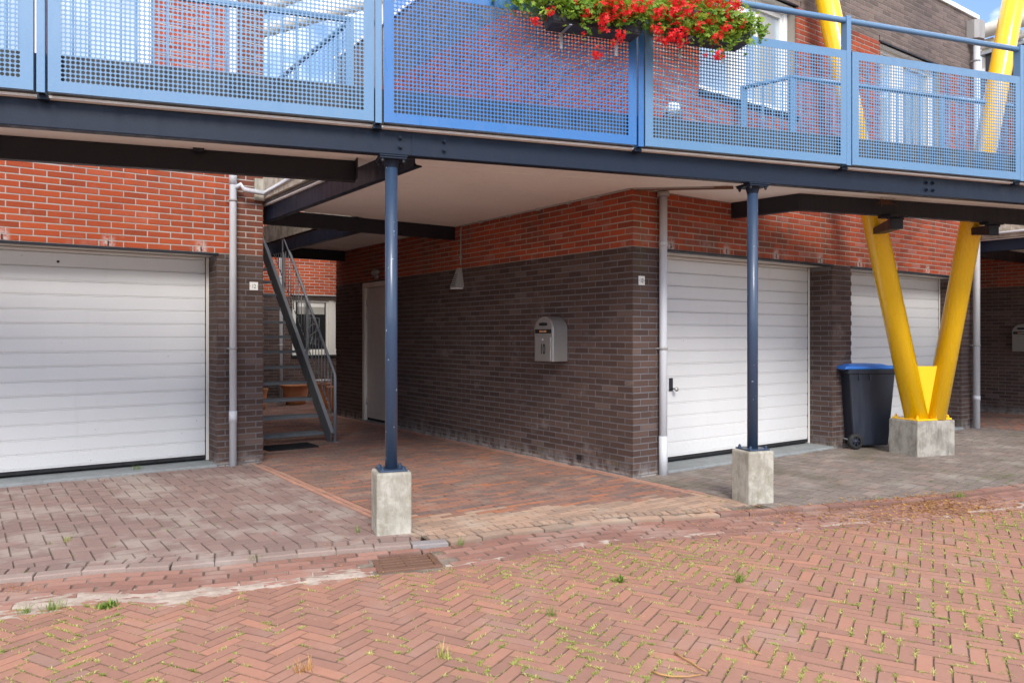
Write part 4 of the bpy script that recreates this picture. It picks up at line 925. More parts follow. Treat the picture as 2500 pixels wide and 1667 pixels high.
def geranium(t0, t1, label, seed, heads):
    rg = random.Random(seed); g = thing('geranium', label, 'flowers', G((t0 + t1) / 2, .25, 3.7), 'red geraniums in the railing planters')
    mb = MB(); st_ = MB(); tc_ = (t0 + t1) / 2; hw = (t1 - t0) / 2
    for i in range(2600):
        u = rg.gauss(0, .48); u = max(-1.15, min(1.15, u)); tt = tc_ + u * hw
        a = rg.random() * math.pi; rr = abs(rg.gauss(0, .11)) + .10
        z = 3.86 + rg.gauss(0, .12) * (1.1 - .5 * abs(u)) - .05 * max(0, abs(u) - .8); o = .22 + rg.gauss(0, .085)
        if z < 3.80: o = max(o, .37 + abs(rg.gauss(0, .03))); z += rg.random() * .02
        if z < 3.66 and rg.random() < .6: continue
        s = rg.uniform(.013, .028); c = G(tt, o, z)
        m_ = Matrix.Translation(c) @ Matrix.Rotation(rg.random() * 6.28, 4, 'Z') @ Matrix.Rotation(rg.gauss(.5, .5), 4, 'X') @ Matrix.Rotation(rg.random() * 6.28, 4, 'Z')
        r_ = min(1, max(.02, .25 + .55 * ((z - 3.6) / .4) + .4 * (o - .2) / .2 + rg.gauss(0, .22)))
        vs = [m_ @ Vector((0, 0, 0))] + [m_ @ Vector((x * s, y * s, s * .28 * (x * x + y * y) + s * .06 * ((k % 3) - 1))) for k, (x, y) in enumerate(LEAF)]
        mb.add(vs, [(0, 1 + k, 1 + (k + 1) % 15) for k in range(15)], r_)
        if i % 4 == 0:
            b = G(tt * .8 + tc_ * .2, .22, 3.68); st_.tube([b, (b + c) / 2 + Vector((0, 0, .04)), c], .0014, 3, r=.5, cap=False)
    for i in range(620):     # leaves hanging over the front of the trough
        tt = tc_ + max(-1, min(1, rg.gauss(0, .6))) * hw; z = 3.64 + .22 * rg.random() ** .7; c = G(tt, .385 + abs(rg.gauss(0, .035)), z); s = rg.uniform(.014, .027)
        m_ = Matrix.Translation(c) @ Matrix.Rotation(GA + rg.gauss(0, .5), 4, 'Z') @ Matrix.Rotation(rg.gauss(1.0, .4), 4, 'X') @ Matrix.Rotation(rg.random() * 6.28, 4, 'Z')
        if noise.noise(Vector((tt * 5, z * 9, seed))) < -.12: continue
        mb.add([m_ @ Vector((0, 0, 0))] + [m_ @ Vector((x * s, y * s, s * .25 * (x * x + y * y))) for x, y in LEAF], [(0, 1 + k, 1 + (k + 1) % 15) for k in range(15)], min(1, max(.02, rg.gauss(.45, .25))))
    for i in range(9):       # trailing stems
        tt = tc_ + rg.uniform(-1, 1) * hw; c = G(tt, .37, 3.74); pts = [c]
        for k in range(5): pts.append(pts[-1] + Vector((rg.gauss(.0, .02), rg.gauss(-.004, .006), -rg.uniform(.008, .03))))
        st_.tube(pts, .0013, 3, r=.6, cap=False)
        for p in pts[2:]:
            s = rg.uniform(.01, .018); m_ = Matrix.Translation(p) @ Matrix.Rotation(rg.random() * 6.28, 4, 'Z') @ Matrix.Rotation(rg.gauss(.9, .4), 4, 'X')
            mb.add([m_ @ Vector((0, 0, 0))] + [m_ @ Vector((x * s, y * s, 0)) for x, y in LEAF], [(0, 1 + k, 1 + (k + 1) % 15) for k in range(15)], rg.random())
    mb.build('foliage', 'leaf', g, kind='stuff'); st_.build('stems', 'leaf', g, kind='stuff')
    for (px, py, s) in heads:
        d = (G(4.2, .36) - Vector((CAMX, CAMY, 0)))  # measured on the plane o = .36 in front of the planters
        u = (px - 1250) / 1878; rx, ry = u * CS + SN, -u * SN + CS
        oo = .455 + rg.gauss(0, .02); p = G(0, oo); det = rx * (-DR[1]) + ry * DR[0]; bx_, by_ = p.x - CAMX, p.y - CAMY
        dd = (bx_ * (-DR[1]) + by_ * DR[0]) / det; c = Vector((CAMX + rx * dd, CAMY + ry * dd, CAMZ + (819 - py) / 1878 * dd)); R_ = s * .84 / 1878 * dd
        mb = MB(); n = int(11 + s * .28)
        for k in range(n):
            dv = Vector((rg.gauss(0, 1), rg.gauss(0, 1) * .9, rg.gauss(0, 1) * .75)); dv.normalize(); fc = c + dv * R_ * rg.uniform(.40, 1.0)
            q = dv.to_track_quat('Z', 'Y').to_matrix().to_4x4()
            mb.tube([c, fc], .0011, 3, cap=False)
            for j in range(5):
                a = j * 1.2566 + rg.gauss(0, .15); m_ = Matrix.Translation(fc) @ q @ Matrix.Rotation(a, 4, 'Z') @ Matrix.Rotation(rg.gauss(-.25, .2), 4, 'Y'); L = R_ * rg.uniform(.24, .36); W_ = L * .30
                mb.add([m_ @ Vector(v) for v in ((0, 0, 0), (L * .55, -W_, .001), (L, -W_ * .45, 0), (L, W_ * .45, 0), (L * .55, W_, .001))], [(0, 1, 2, 3, 4)], rg.random())
        mb.tube([c, c + Vector((0, .05, -.06))], .0015, 4, cap=False); mb.build('flower_head', 'petal', g)
HEADS = [(1343, 28, 20), (1308, 52, 18), (1405, 6, 16), (1432, 28, 25), (1480, 25, 34), (1502, 22, 28), (1528, 32, 26), (1481, 56, 28), (1460, 130, 22), (1497, 105, 14), (1517, 86, 22), (1425, 84, 8), (1515, 4, 12),
         (1552, 16, 28), (1604, 36, 20), (1612, 28, 22), (1645, 38, 30), (1668, 24, 30), (1690, 35, 26), (1655, 5, 30), (1700, 4, 18), (1605, 74, 24), (1642, 88, 30), (1665, 76, 24), (1620, 102, 20), (1664, 100, 24), (1707, 62, 24), (1735, 46, 20), (1735, 6, 22), (1765, 10, 28), (1800, 10, 26), (1780, 42, 18), (1808, 56, 20), (1775, 70, 22), (1750, 94, 22), (1752, 134, 22), (1722, 135, 9), (1562, 18, 24), (1585, 8, 14)]
geranium(3.18, 4.36, 'trailing red geraniums over the left wicker planter', 3, [h for h in HEADS if h[0] < 1540]); geranium(4.30, 5.18, 'dense red geraniums over the right wicker planter', 5, [h for h in HEADS if h[0] >= 1540])

# ------------------------------------------------------------------ far roof things, right and left
ct = thing('roof_tubes', 'pair of thick beige roof tubes behind the yellow post at top right', 'roof tubes', (10.2, 0, 6.9))
MB().tube([(9.95, 5.0, 7.02), (9.95, -3.0, 6.98)], .125, 24).build('tube', 'beige', ct); MB().tube([(10.05, 5.0, 6.78), (10.05, -3.0, 6.74)], .05, 16).build('tube', 'beige', ct)
MB().tube([(10.6, 1.6, 6.7), (9.98, .45, 6.98), (9.98, -1.4, 6.6)], .03, 10).build('tube', 'beige', ct)
MB().box((10.1, .9, 6.2), (10.3, 1.1, 6.9)).build('bracket', 'beige', ct)
fl = thing('flue', 'dark grey square flue box with a round neck above the far parapet', 'flue', (10.5, .9, 6.1))
fp = Vector((10.05, .47, 0))
MB().box((9.95, .28, 5.9), (10.65, .98, 6.55)).build('box', 'black', fl, bevel=.01); MB().box((9.88, .21, 6.552), (10.72, 1.05, 6.60)).build('cap', 'galv', fl); MB().tube([(10.25, .60, 6.60), (10.25, .60, 6.92)], .13, 20).build('neck', 'galv', fl)
cb = thing('canopy', 'beige canopy beams glimpsed through the perforated panel above the stair rail', 'canopy', (0, 13, 6))
def atd(px, py, d): u = (px - 1250) / 1878; return (CAMX + (u * CS + SN) * d, CAMY + (-u * SN + CS) * d, CAMZ + (819 - py) / 1878 * d)
MB().tube([atd(560, 100, 17), atd(960, -12, 17)], .14, 16).build('beam', 'beige', cb); MB().tube([atd(600, 38, 17.6), atd(800, -40, 17.6)], .14, 16).build('beam', 'beige', cb)
mb = MB()
for q in ((600, 80), (930, -10)):
    a = atd(q[0], q[1], 17.0); mb.tube([a, (a[0], a[1], 6.2)], .05, 10)
mb.build('post', 'beige', cb)

# trees on the other side of the street: seen only as reflections in the window panes
def tree(x, y, h, label, seed):
    rt = random.Random(seed); t = thing('tree', label, 'tree', (x, y, 0), None)
    tr = MB().tube([(x, y, -.2), (x + .1, y, h * .3), (x - .1, y + .1, h * .7)], [.22, .16, .07], 10)
    for _ in range(9):
        a = rt.random() * 6.28; z = h * rt.uniform(.3, .6); tr.tube([(x, y, z), (x + math.cos(a) * 1.1, y + math.sin(a) * 1.1, z + .9), (x + math.cos(a) * 2., y + math.sin(a) * 2., z + 1.6)], [.07, .045, .02], 6)
    tr.build('trunk', 'twig', t); mb = MB()
    cl = [(Vector((x, y, h * .65)) + Vector((rt.gauss(0, 1.1), rt.gauss(0, 1.1), rt.gauss(0, h * .17))), rt.uniform(.5, .9)) for _ in range(34)]
    for c, r in cl:
        for _ in range(90):
            d = Vector((rt.gauss(0, 1), rt.gauss(0, 1), rt.gauss(0, .8))).normalized() * r * rt.uniform(.5, 1.1); m_ = Matrix.Translation(c + d) @ Matrix.Rotation(rt.random() * 6, 4, 'Z') @ Matrix.Rotation(rt.random() * 3, 4, 'X'); s = rt.uniform(.07, .14)
            mb.add([m_ @ Vector(v) for v in ((-s, 0, 0), (0, -s * .5, 0), (s, 0, 0), (0, s * .5, 0))], [(0, 1, 2, 3)], rt.random())
    mb.build('crown', 'treeleaf', t, kind='stuff')
tree(4.5, -17.0, 8.5, 'leafy tree mirrored in the upper window behind the geraniums', 1)
tree(11.5, -15.5, 7.5, 'smaller leafy tree mirrored in the right-hand upper window', 2)
tree(-12, -19, 8, 'leafy tree mirrored in the tall upper window at left', 3)
# ------------------------------------------------------------------ ground
MB().prism([(-400, -400), (400, -400), (400, 400), (-400, 400)], -.5, -.18).build('ground', 'far', kind='structure')
def clip(poly, a, b, c):       # keep a*x+b*y <= c
    outp = []
    for i in range(len(poly)):
        p, q = poly[i], poly[(i + 1) % len(poly)]; dp = a * p[0] + b * p[1] - c; dq = a * q[0] + b * q[1] - c
        if dp <= 0: outp.append(p)
        if (dp < 0) != (dq < 0) and abs(dp - dq) > 1e-9: f_ = dp / (dp - dq); outp.append((p[0] + (q[0] - p[0]) * f_, p[1] + (q[1] - p[1]) * f_))
    return outp
def area(poly): return abs(sum(poly[i][0] * poly[(i + 1) % len(poly)][1] - poly[(i + 1) % len(poly)][0] * poly[i][1] for i in range(len(poly)))) / 2
def herring(P, parent, key, L, W, gap, ang, origin, bbox, planes, mat, zf, tilt=.006, matf=None):
    """planes(x, y) -> list of (a, b, c) half planes (world); zf(x, y) -> height"""
    ca, sa = math.cos(ang), math.sin(ang); n = int(max(bbox[2] - bbox[0], bbox[3] - bbox[1]) / W) + 8
    cx, cy = (bbox[0] + bbox[2]) / 2, (bbox[1] + bbox[3]) / 2; out_ = []
    # lattice (W,W),(L,-L): horizontal brick at (0,0)-(L,W); vertical brick at (L - W... ) beside it
    dx, dy = cx - origin[0], cy - origin[1]; lx, ly = dx * ca + dy * sa, -dx * sa + dy * ca
    bi = round((lx - ly) / (2 * L)); ai = round((lx + ly) / (2 * W))
    rad = math.hypot(bbox[2] - bbox[0], bbox[3] - bbox[1]) / 2 + L
    na, nb = int(rad / W) + 2, int(rad / L) + 2
    for i in range(ai - na, ai + na):
        for j in range(bi - nb, bi + nb):
            ox_, oy_ = i * W + j * L, i * W - j * L
            for (x0, y0, w_, h_, r_) in ((ox_, oy_, L, W, 0), (ox_ + L - 0, oy_ + W - L, W, L, 1)):
                mx_, my_ = x0 + w_ / 2, y0 + h_ / 2; X, Y = origin[0] + mx_ * ca - my_ * sa, origin[1] + mx_ * sa + my_ * ca
                if not (bbox[0] - L < X < bbox[2] + L and bbox[1] - L < Y < bbox[3] + L): continue
                aa = ang + (math.pi / 2 if r_ else 0) + random.gauss(0, .006)
                put_tile(P, parent, key, X, Y, aa, L - gap, W - gap, planes, matf(X, Y) if matf else mat, zf, tilt, out_)
    return out_
def put_tile(P, parent, key, X, Y, aa, l, w_, planes, mat, zf, tilt, out_):
    c2, s2 = math.cos(aa), math.sin(aa)
    poly = [(X + a * c2 - b * s2, Y + a * s2 + b * c2) for a, b in ((-l / 2, -w_ / 2), (l / 2, -w_ / 2), (l / 2, w_ / 2), (-l / 2, w_ / 2))]
    full = area(poly); pl = poly
    for (a, b, c) in planes(X, Y):
        pl = clip(pl, a, b, c)
        if len(pl) < 3: return
    ar = area(pl)
    if ar < full * .06: return
    z = zf(X, Y) + random.gauss(0, .0012)
    gx = (zf(X + .05, Y) - zf(X - .05, Y)) / .1 + random.gauss(0, tilt); gy = (zf(X, Y + .05) - zf(X, Y - .05)) / .1 + random.gauss(0, tilt)
    nz = Vector((-gx, -gy, 1)).normalized(); xa = Vector((c2, s2, gx * c2 + gy * s2)).normalized(); ya = nz.cross(xa)
    m_ = Matrix((xa, ya, nz)).transposed().to_4x4(); m_.translation = (X, Y, z)
    out_.append((X, Y, z, aa, l, w_))
    if ar > full * .995: P.add(parent, key, m_, mat)
    else:
        c_, s_ = c2, s2; loc = [((p[0] - X) * c_ + (p[1] - Y) * s_, -(p[0] - X) * s_ + (p[1] - Y) * c_) for p in pl]
        P.add(parent, key, m_, mat, poly=loc)
def oplane(off, sign=1):      # half plane of the local kerb line; sign +1 keeps the street side
    def f(x, y):
        t, o = par(x, y); k0 = kerb_o(t); k1 = (kerb_o(t + .05) - kerb_o(t - .05)) / .1
        # o - k0 - k1 (t - tc) >= off
        nx_, ny_ = NR[0] - k1 * DR[0], NR[1] - k1 * DR[1]
        c = (NR[0] * P0[0] + NR[1] * P0[1]) - k1 * (DR[0] * P0[0] + DR[1] * P0[1]) + k0 + off - k1 * t
        return (-nx_, -ny_, -c) if sign > 0 else (nx_, ny_, c)
    return f
GW = .42
def road_z(x, y):
    t, o = par(x, y); e = o - kerb_o(t) - GW
    return -.058 + .010 * min(1, max(0, e / 1.2)) + und(x, y, .009)
def gut_z(x, y):
    t, o = par(x, y); e = (o - kerb_o(t)) / GW
    return -.026 - .030 * min(1, max(0, e)) + und(x, y, .008)
def flat_z(x, y): return und(x, y, .006)
def bed_grid(name, x0, x1, y0, y1, st_, keep, zf, off, mat_='bed'):
    mb = MB(); ids = {}
    nx, ny = int((x1 - x0) / st_), int((y1 - y0) / st_)
    def vid(i, j):
        if (i, j) not in ids: X, Y = x0 + i * st_, y0 + j * st_; ids[i, j] = len(mb.v); mb.v.append((X, Y, zf(X, Y) - off))
        return ids[i, j]
    for i in range(nx):
        for j in range(ny):
            if keep(x0 + (i + .5) * st_, y0 + (j + .5) * st_): mb.f.append((vid(i, j), vid(i + 1, j), vid(i + 1, j + 1), vid(i, j + 1))); mb.r.append(0); mb.sm.append(True)
    return mb.build(name, mat_, None, kind='structure')
def edist(x, y): t, o = par(x, y); return o - kerb_o(t)
def in_drain(x, y):
    t, o = par(x, y); return 2.18 < t < 2.57 and .32 < o < .68
road = bed_grid('road', -11, 10, -9, 1.6, .1, lambda x, y: edist(x, y) > GW - .12 and not in_drain(x, y), road_z, .0052, 'roadbed')
PRD = Pieces('paver'); PRD.template('r', .212 - .0045, .0705 - .0045, .03, .0030); PIECES.append(PRD)
az = R(28.5)              # azimuth of one family of joints, from the camera axis to the right
dirv = (math.sin(az) * CS + math.cos(az) * SN, -math.sin(az) * SN + math.cos(az) * CS)
rang = math.atan2(dirv[1], dirv[0])
rc = G(4.2, 2.6)
op = oplane(GW)
def rplanes(x, y):
    t, o = par(x, y)
    return [op(x, y)] if o < kerb_o(t) + GW + .2 else []
road_tiles = herring(PRD, road, 'r', .212, .0705, .0045, rang, (rc.x, rc.y), (-8.0, -8.2, 8.2, 1.5), lambda x, y: rplanes(x, y) if (par(x, y)[1] < 6.2 and not in_drain(x, y)) else [(0, 0, -1)], 'road', road_z, .004)

# gutter of long bricks
gut = bed_grid('gutter', -11, 10, -5, 2.4, .035, lambda x, y: -.01 < edist(x, y) < GW + .04 and not in_drain(x, y), gut_z, .0055)
PG = Pieces('paver'); PG.template('g', .206, .0645, .03, .006); PIECES.append(PG)
nrow = 6; gutter_tiles = []
for r_ in range(nrow):
    t = TL + (r_ % 2) * .1 + .03 * r_
    while t < TR - .5:
        tc_ = t + .1; o = kerb_o(tc_) + (r_ + .5) * (GW / nrow) + .003; sl = (kerb_o(tc_ + .08) - kerb_o(tc_ - .08)) / .16
        p = G(tc_, o); t += .211
        if 2.13 < tc_ < 2.62 and r_ > 0: continue
        put_tile(PG, gut, 'g', p.x, p.y, GA - math.atan(sl) + random.gauss(0, .008), .206, .0645, lambda x, y: [], 'gutter', gut_z, .02, gutter_tiles)

# kerb stones
kerb = MB()
kt_ = TL
kb = bed_grid('kerb', -11, 10, -5, 2.4, .035, lambda x, y: -.13 < edist(x, y) < -.03, flat_z, .026)
PK = Pieces('kerb_stone'); PK.template('k', .244, .098, .08, .006); PIECES.append(PK)
t = TL; ktl = []
while t < TR - .5:
    tc_ = t + .15; entry = 2.62 < tc_ < 5.05
    o = kerb_o(tc_) - .052; sl = (kerb_o(tc_ + .14) - kerb_o(tc_ - .14)) / .28; p = G(tc_, o)
    mat = 'pathlight' if entry else ('kerbgrey' if 2.40 < tc_ <= 2.62 else 'kerb' if tc_ < 2.6 else 'gutter')
    dz = -.007 if entry else -.002
    put_tile(PK, kb, 'k', p.x, p.y, GA - math.atan(sl), .244, .098, lambda x, y: [], mat, (lambda d_: (lambda x, y: und(x, y, .006) + d_))(dz), .006, ktl); t += .248
# pavement in front of number 12
def poly_floor(name, pts, z, m='bed'): return MB().prism(pts, -.155, z).build(name, m, kind='structure')
g0 = [tuple(G(TL, .2))[:2], tuple(G(2.44, .2))[:2]]
pav = bed_grid('pavement', -10.6, -2.78, -1.4, 3.4, .06, lambda x, y: edist(x, y) < -.10, flat_z, .0075)
PP = Pieces('paver'); PP.template('p', .2050, .1015, .03, .0036); PIECES.append(PP)
okb = oplane(-.106, -1); okb2 = oplane(-.215, -1)
allpav = []
allpav += herring(PP, pav, 'p', .210, .1065, .0050, R(90), (-3.0, 0), (-10.2, -.7, -2.75, 3.1), lambda x, y: [okb2(x, y), (1, 0, -2.815), (0, 1, 3.05)], 'pave12', flat_z, .006)
t = TL
while t < 2.62:           # header course along the kerb
    tc_ = t + .052; o = kerb_o(tc_) - .106 - .052; p = G(tc_, o); sl = (kerb_o(tc_ + .08) - kerb_o(tc_ - .08)) / .16
    PP.template('q', .098, .1035, .03, .005)
    put_tile(PP, pav, 'q', p.x, p.y, GA - math.atan(sl), .098, .1035, lambda x, y: [(1, 0, -2.815)] , 'pave12', flat_z, .008, allpav); t += .105
# pavement in front of number 10
pav2 = bed_grid('pavement', -.04, 7.28, -4.4, .36, .06, lambda x, y: edist(x, y) < -.09, flat_z, .0075)
PQ = Pieces('paver'); PQ.template('p', .2050, .1015, .03, .0036); PIECES.append(PQ)
allpav += herring(PQ, pav2, 'p', .210, .1065, .0050, R(98), (2.0, 0), (-.2, -4.0, 7.3, 0), lambda x, y: [okb(x, y), (-1, 0, .045 if y > -.1 else -.0), (0, 1, -.03), (1, 0, 7.27)], 'pave10', flat_z, .006)
# passage floors
pth = bed_grid('path', -6, 2.5, -2.4, 10.6, .06, lambda x, y: edist(x, y) < -.09 and ((-2.78 < x < -.04 and y < 7.4) or y >= 7.4), flat_z, .0072)
PT = Pieces('paver'); PT.template('c', .2, .052, .03, .003); PIECES.append(PT)
lft = -2.812
y = -2.4; row = 0
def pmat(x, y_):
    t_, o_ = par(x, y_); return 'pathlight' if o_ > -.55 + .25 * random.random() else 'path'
while y < 7.3:
    x = -2.66 + (row % 2) * .1 - .2 + .02 * math.sin(row * 1.7)
    while x < .1:
        put_tile(PT, pth, 'c', x + .1, y, random.gauss(0, .006), .2, .052, lambda X, Y: [okb2(X, Y), (-1, 0, -lft - .118), (1, 0, -.115)] , pmat(x, y), flat_z, .008, allpav); x += .2045
    y += .0565; row += 1
for k, x in enumerate((lft + .03, lft + .03 + .058, -.09, -.032)):
    y = -2.45 + .1 * (k % 2)
    while y < 7.2:
        if k < 2 and y > 2.9: break
        put_tile(PT, pth, 'c', x, y + .1, R(90) + random.gauss(0, .004), .2, .052, lambda X, Y: [okb2(X, Y)], 'pathedge' if par(x, y)[1] < -.4 else 'pathlight', flat_z, .006, allpav); y += .2045
PT.template('h', .098, .064, .03, .004)
t = 2.60
while t < 5.06:           # header course at the mouth of the passage
    tc_ = t + .034; o = kerb_o(tc_) - .106 - .052; p = G(tc_, o); sl = (kerb_o(tc_ + .08) - kerb_o(tc_ - .08)) / .16
    if -2.80 < p.x < -.03: put_tile(PT, pth, 'h', p.x, p.y, GA - math.atan(sl) + R(90) + random.gauss(0, .02), .098, .064, lambda X, Y: [], 'pathlight', flat_z, .010, allpav)
    t += .068
y = 7.3
while y < 10.45:
    x = -3 + (row % 2) * .1
    while x < 2.2:
        if not (x > -.1 and y < 7.4): put_tile(PT, pth, 'c', x + .1, y, 0, .2, .052, lambda X, Y: [], 'path', flat_z, .004, allpav)
        x += .2045
    y += .0565; row += 1
pth2 = bed_grid('path', 7.30, 9.98, -4.4, 4.2, .06, lambda x, y: edist(x, y) < -.09, flat_z, .0072)
PU = Pieces('paver'); PU.template('c', .2, .052, .03, .003); PIECES.append(PU)
y = -2.6
while y < 3.5:
    x = 7.30 + (row % 2) * .1
    while x < 9.85: put_tile(PU, pth2, 'c', x + .1, y, 0, .2, .052, lambda X, Y: [okb(X, Y)], 'path', flat_z, .006, allpav); x += .2045
    y += .0565; row += 1
# bedding pads round the column blocks and along the kerb
mb = MB()
# drain
dr_ = thing('storm_drain', 'rusty cast iron storm drain grate set in the gutter below the left column', 'drain', G(2.37, .45, -.06))
df = frame(G(2.375, .50, 0), DR); Z_ = -.050
MB().box((-.20, -.19, Z_ - .06), (.20, .19, Z_ - .05), mat=df).build('sump', 'ink', dr_)
fm = MB()
for lo, hi in (((-.205, -.195, -.05), (.205, -.165, .006)), ((-.205, .165, -.05), (.205, .195, .012)), ((-.205, -.165, -.05), (-.165, .165, .006)), ((.165, -.165, -.05), (.205, .165, .006))): fm.box((lo[0], lo[1], Z_ + lo[2]), (hi[0], hi[1], Z_ + hi[2]), mat=df)
fm.build('frame', 'rust', dr_, bevel=.004)
for i in range(6): MB().box((-.163, -.155 + i * .057, Z_ - .015), (.163, -.130 + i * .057, Z_ + .001), mat=df).build('bar', 'rust', dr_, bevel=.003)
MB().box((-.012, -.163, Z_ - .026), (.012, .163, Z_ + .003), mat=df).build('bar', 'rust', dr_, bevel=.003)

# washed sand lying over the gutter
mb = MB(); nt_, no_ = 300, 44; idx = {}
for i in range(nt_ + 1):
    for j in range(no_ + 1):
        t = -1.6 + i * .035; e = .10 + j * .0165; o = kerb_o(t) + e; p = G(t, o)
        base = gut_z(p.x, p.y) if e < GW else road_z(p.x, p.y)
        h = .0058 * noise.fractal(Vector((t * 2.2, o * 8, 1.7)), .7, 2.1, 5) + .006 * noise.noise(Vector((t * 9, o * 40, 4))) + .004 * noise.noise(Vector((t * 25, o * 60, 7)))
        cen = (.43 if t < 1.1 else .37 if t < 2.3 else .34); wid = .20 if t < 1.1 else (.13 if t < 2.3 else .09)
        if t < 2.1: amp = .0075
        elif t < 5: amp = .0020
        else: amp = .0038
        hh = base - .0065 + amp + h - .011 * min(2.5, ((e - cen) / wid) ** 2)
        idx[i, j] = len(mb.v); mb.v.append((p.x, p.y, hh))
for i in range(nt_):
    for j in range(no_):
        t = -1.6 + (i + .5) * .035; o = kerb_o(t) + .10 + j * .0165
        if 2.15 < t < 2.60: continue
        mb.f.append((idx[i, j], idx[i, j + 1], idx[i + 1, j + 1], idx[i + 1, j])); mb.r.append(0); mb.sm.append(True)
mb.build('sand_wash', 'sand', kind='stuff')['label'] = 'pale sand washed over the gutter bricks'

# ------------------------------------------------------------------ small growth in the joints
def blade(mb, p, L, w_, rg, lean=.6, up=1., r=None):
    a = rg.random() * 6.283; d = Vector((math.cos(a) * lean, math.sin(a) * lean, up)).normalized(); s = Vector((-math.sin(a), math.cos(a), 0)) * w_
    q = p + d * L * .6; e = p + d * L + Vector((math.cos(a), math.sin(a), -.4)) * L * .25 * lean; rr = rg.random() if r is None else r
    mb.add([p - s, p + s, q + s * .7, q - s * .7, e], [(0, 1, 2, 3), (3, 2, 4)], rr)
def joint_pts(tiles, rg, n, wt):
    res = []; tries = 0
    while len(res) < n and tries < n * 60:
        tries += 1; X, Y, z, aa, l, w_ = rg.choice(tiles); f_ = wt(X, Y)
        if rg.random() > f_: continue
        s = rg.choice((-1, 1))
        if rg.random() < .62: a, b = rg.uniform(-l / 2, l / 2), s * (w_ / 2 + .003); dd = aa
        else: a, b = s * (l / 2 + .003), rg.uniform(-w_ / 2, w_ / 2); dd = aa + math.pi / 2
        res.append((Vector((X + a * math.cos(aa) - b * math.sin(aa), Y + a * math.sin(aa) + b * math.cos(aa), z - .004)), dd))
    return res
rg = random.Random(11); ms = MB()
def wt(x, y):
    q = proj((x, y, 0)) 
    if q is None or not (-300 < q[0] < 2800 and q[1] < 1900): return .0
    n_ = noise.noise(Vector((x * .9, y * .9, 5))) * .5 + .5
    return min(1, max(.02, (.14 + 1.2 * max(0, n_ - .42)) * (.6 + .7 * min(1, max(0, (q[0] - 900) / 900)))))
for p, dd in joint_pts(road_tiles, rg, 3700, wt):
    n = rg.choice((5, 8, 14, 22, 30)); ln = rg.uniform(.006, .05); hue = min(1, max(0, rg.gauss(.6, .25)))
    for _ in range(n):
        a = rg.uniform(-ln, ln); q = p + Vector((math.cos(dd) * a + rg.gauss(0, .0022), math.sin(dd) * a + rg.gauss(0, .0022), 0))
        blade(ms, q, rg.uniform(.009, .022), rg.uniform(.0018, .0034), rg, lean=rg.uniform(.8, 2.4), r=min(1, max(.01, hue + rg.gauss(0, .18))))
for p, dd in joint_pts(road_tiles, rg, 9000, wt):
    for _ in range(3): blade(ms, p + Vector((rg.gauss(0, .004), rg.gauss(0, .004), 0)), rg.uniform(.004, .008), .0015, rg, lean=1.4)
ms.build('joint_moss', 'moss', kind='stuff')['label'] = 'yellow green moss in the road joints'
gs = MB()
def wt2(x, y):
    n_ = noise.noise(Vector((x * .7, y * .7, 9))); return max(.02, .25 + n_ * 1.2)
vis = [q for q in allpav if q[0] > -8 and q[1] < 2.9 and not (-2.6 < q[0] < -.2 and q[1] > -1.0)]
for p, dd in joint_pts(vis, rg, 260, wt2):
    hue = rg.random(); n = rg.choice((3, 5, 9))
    for _ in range(n): blade(gs, p + Vector((rg.gauss(0, .009), rg.gauss(0, .009), 0)), rg.uniform(.01, .028), rg.uniform(.0012, .003), rg, lean=rg.uniform(.6, 1.6), r=min(1, max(.02, hue * .6 + rg.gauss(.1, .15))))
vis2 = [q for q in allpav if q[0] > -.1 and q[0] < 7 and par(q[0], q[1])[1] > -.5]
for p, dd in joint_pts(vis2, rg, 130, lambda x, y: max(.03, .1 + .9 * math.exp(-((par(x, y)[0] - 8.6) / 1.3) ** 2))):
    for _ in range(rg.choice((5, 9))): blade(gs, p + Vector((rg.gauss(0, .012), rg.gauss(0, .012), 0)), rg.uniform(.012, .03), .0018, rg, lean=1.2, r=rg.random())
gs.build('joint_weeds', 'grass', kind='stuff')['label'] = 'small green weeds between the pavement stones'
# larger tufts, each its own thing
def tuft(px, py, h, n, label, spread=1., m='grass', zz=-.06, broad=False):
    c = gnd(px, py, zz); c.z = (road_z(c.x, c.y) if zz < -.03 else flat_z(c.x, c.y)) - .004; r2 = random.Random(int(px * 7 + py)); mb = MB()
    for _ in range(n):
        p = c + Vector((r2.gauss(0, .012 * spread), r2.gauss(0, .009 * spread), 0))
        blade(mb, p, h * r2.uniform(.4, 1.05), h * (.10 if broad else .022), r2, lean=r2.uniform(.15, .9) * (1.6 if broad else 1))
    o = mb.build('weed' if broad else 'grass_tuft', m); tag(o, label, 'weed' if broad else 'grass tuft', None)
tuft(1803, 1422, .085, 40, 'thin grass tuft growing alone on the right part of the road')
tuft(1348, 1508, .07, 36, 'bushy grass tuft in the road joints below the drain area', 1.3)
tuft(1085, 1612, .10, 26, 'straggly half dry grass tuft on the lower middle of the road', 1.4, 'moss')
tuft(742, 1645, .08, 34, 'dry yellow tuft at the bottom edge of the picture', 1.6, 'straw')
tuft(1512, 1420, .055, 34, 'flat broad-leaved green weed left of the lone road tuft', 1.3, 'grass', broad=True)
tuft(61, 1500, .07, 40, 'grass tuft on the sand at the far left', 1.2)
tuft(128, 1492, .075, 60, 'widest grass clump on the sandy gutter at left', 2.4)
tuft(262, 1482, .05, 70, 'leafy green weed patch right of the gutter grass clumps', 2.6, 'grass', broad=True)
tuft(335, 1150, .085, 60, 'tall grass clump against the left garage threshold', 2.4, zz=0)
tuft(505, 1140, .06, 34, 'small grass tuft at the garage threshold near the pipe', 1.6, zz=0)
tuft(1128, 1340, .09, 22, 'slender grass stalks beside the storm drain', 1.0, zz=-.03)
tuft(875, 1298, .08, 14, 'sparse grass stalks left of the concrete block', 1.0, zz=0)
